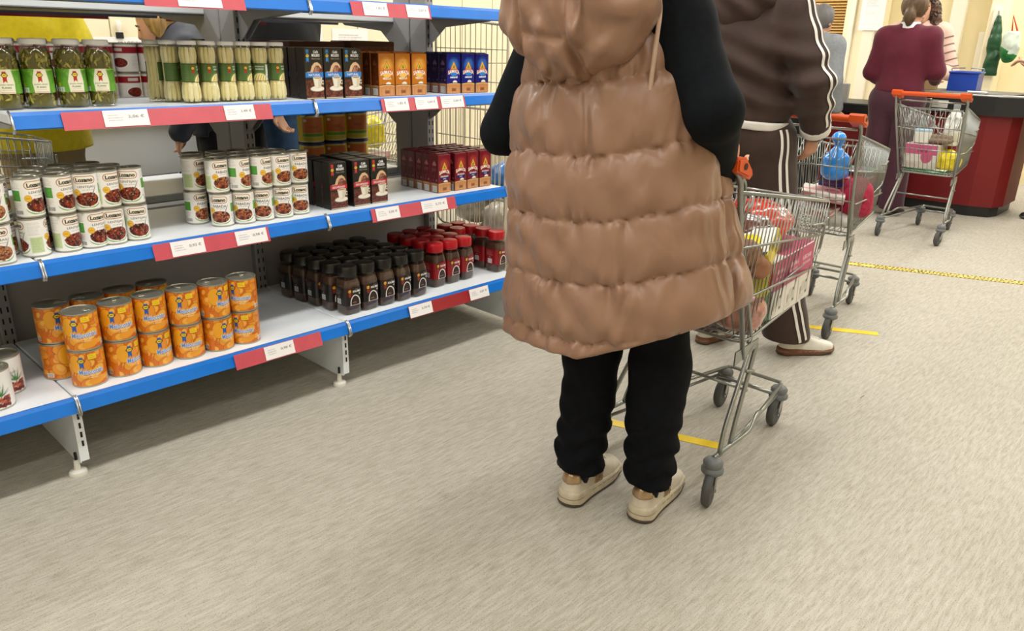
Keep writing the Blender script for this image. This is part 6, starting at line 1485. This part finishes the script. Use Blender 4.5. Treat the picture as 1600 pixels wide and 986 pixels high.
# dark cartons and far-side price strips
M_DKC = mat('black_gloss_carton', '#1c1a1e', .3, var=.3, vscale=30)
for i in range(5):
    t = thing('dark_carton', f'dark coffee carton on the far side shelf, {ORD[i]} from left', 'carton', (0.50+i*.135, .93+.004*i, 1.03), 0, 'dark cartons on the far side'); MB().bbox(0, .13, 0, .10, 0, .245, .003).build('carton_body', M_DKC, t)
    cvd = Canvas(130, 90, '#1a1b22', 1.0); cvd.rect(0, 0, 130, 40, '#3c4654'); cvd.rect(0, 44, 130, 90, '#2c1418'); cvd.lines(22, 54, 108, 80, 1, '#8a7a80', 12); link('front_print', wrap_mesh('front_print', cvd, lambda s, t_: (.13*s, -.001+0*s, .155+.088*t_), 40, 24, mat_print('sign_print', .4)), t)
for (a, b, z) in ((-.42, .30, 1.40), (.55, 1.05, 1.40)):
    MB().box(a, b, HALF-.12+.034, HALF-.12+.038, z-.055, z-.004).build('card_strip', M_DRED, G)
# wire bin with bagged goods beyond the end panel
t = thing('wire_bin', 'tall cream wire bin behind the end of the shelving', 'wire bin', (1.95, 0.62, 0)); mb = MB()
for (x, y) in ((-.3, -.36), (.3, -.36), (.3, .36), (-.3, .36)): mb.tube([(x, y, 0), (x, y, 1.0)], .009, 8)
for z in (.12, .55, .98): mb.tube([(-.3, -.36, z), (.3, -.36, z), (.3, .36, z), (-.3, .36, z)], .006, 6, True)
mb.build('bin_frame', M_WIRE, t, True); mb = MB()
for k in range(1, 14):
    x = -.3+.6*k/14; y = -.36+.72*k/14
    for s_ in (-1, 1): mb.tube([(x, s_*.36, .12), (x, s_*.36, .98)], .0022, 5); mb.tube([(s_*.3, y, .12), (s_*.3, y, .98)], .0022, 5)
for k in range(1, 12): mb.tube([(-.3, -.36+.06*k, .12), (.3, -.36+.06*k, .12)], .003, 5)
mb.build('bin_wires', M_WIRE, t, True)['kind'] = 'stuff'
for i, (x, y, z, c) in enumerate(((-.15, -.2, .13, '#b8b0a2'), (.13, -.2, .13, '#c6bfb0'), (-.14, .1, .13, '#a89c8a'), (.12, .12, .13, '#bdb5a6'), (-.10, -.18, .32, '#cac4b8'), (.12, -.12, .33, '#b0a696'), (0, .15, .33, '#c2bba8'), (.0, -.1, .5, '#3a78c0'))):
    b = soft_bag('bagged_goods', f'clear bag of pale dry goods in the wire bin, {ORD[i]} placed' if i < 7 else 'blue plastic bag on top in the wire bin', 'bag', (.26, .26, .20), mat('bag_'+c, c, .25, var=.35, vscale=22, coat=.5), 160+i, h=.011); b.location = (1.95+x, .62+y, z)
    b['group'] = 'bags in the wire bin'
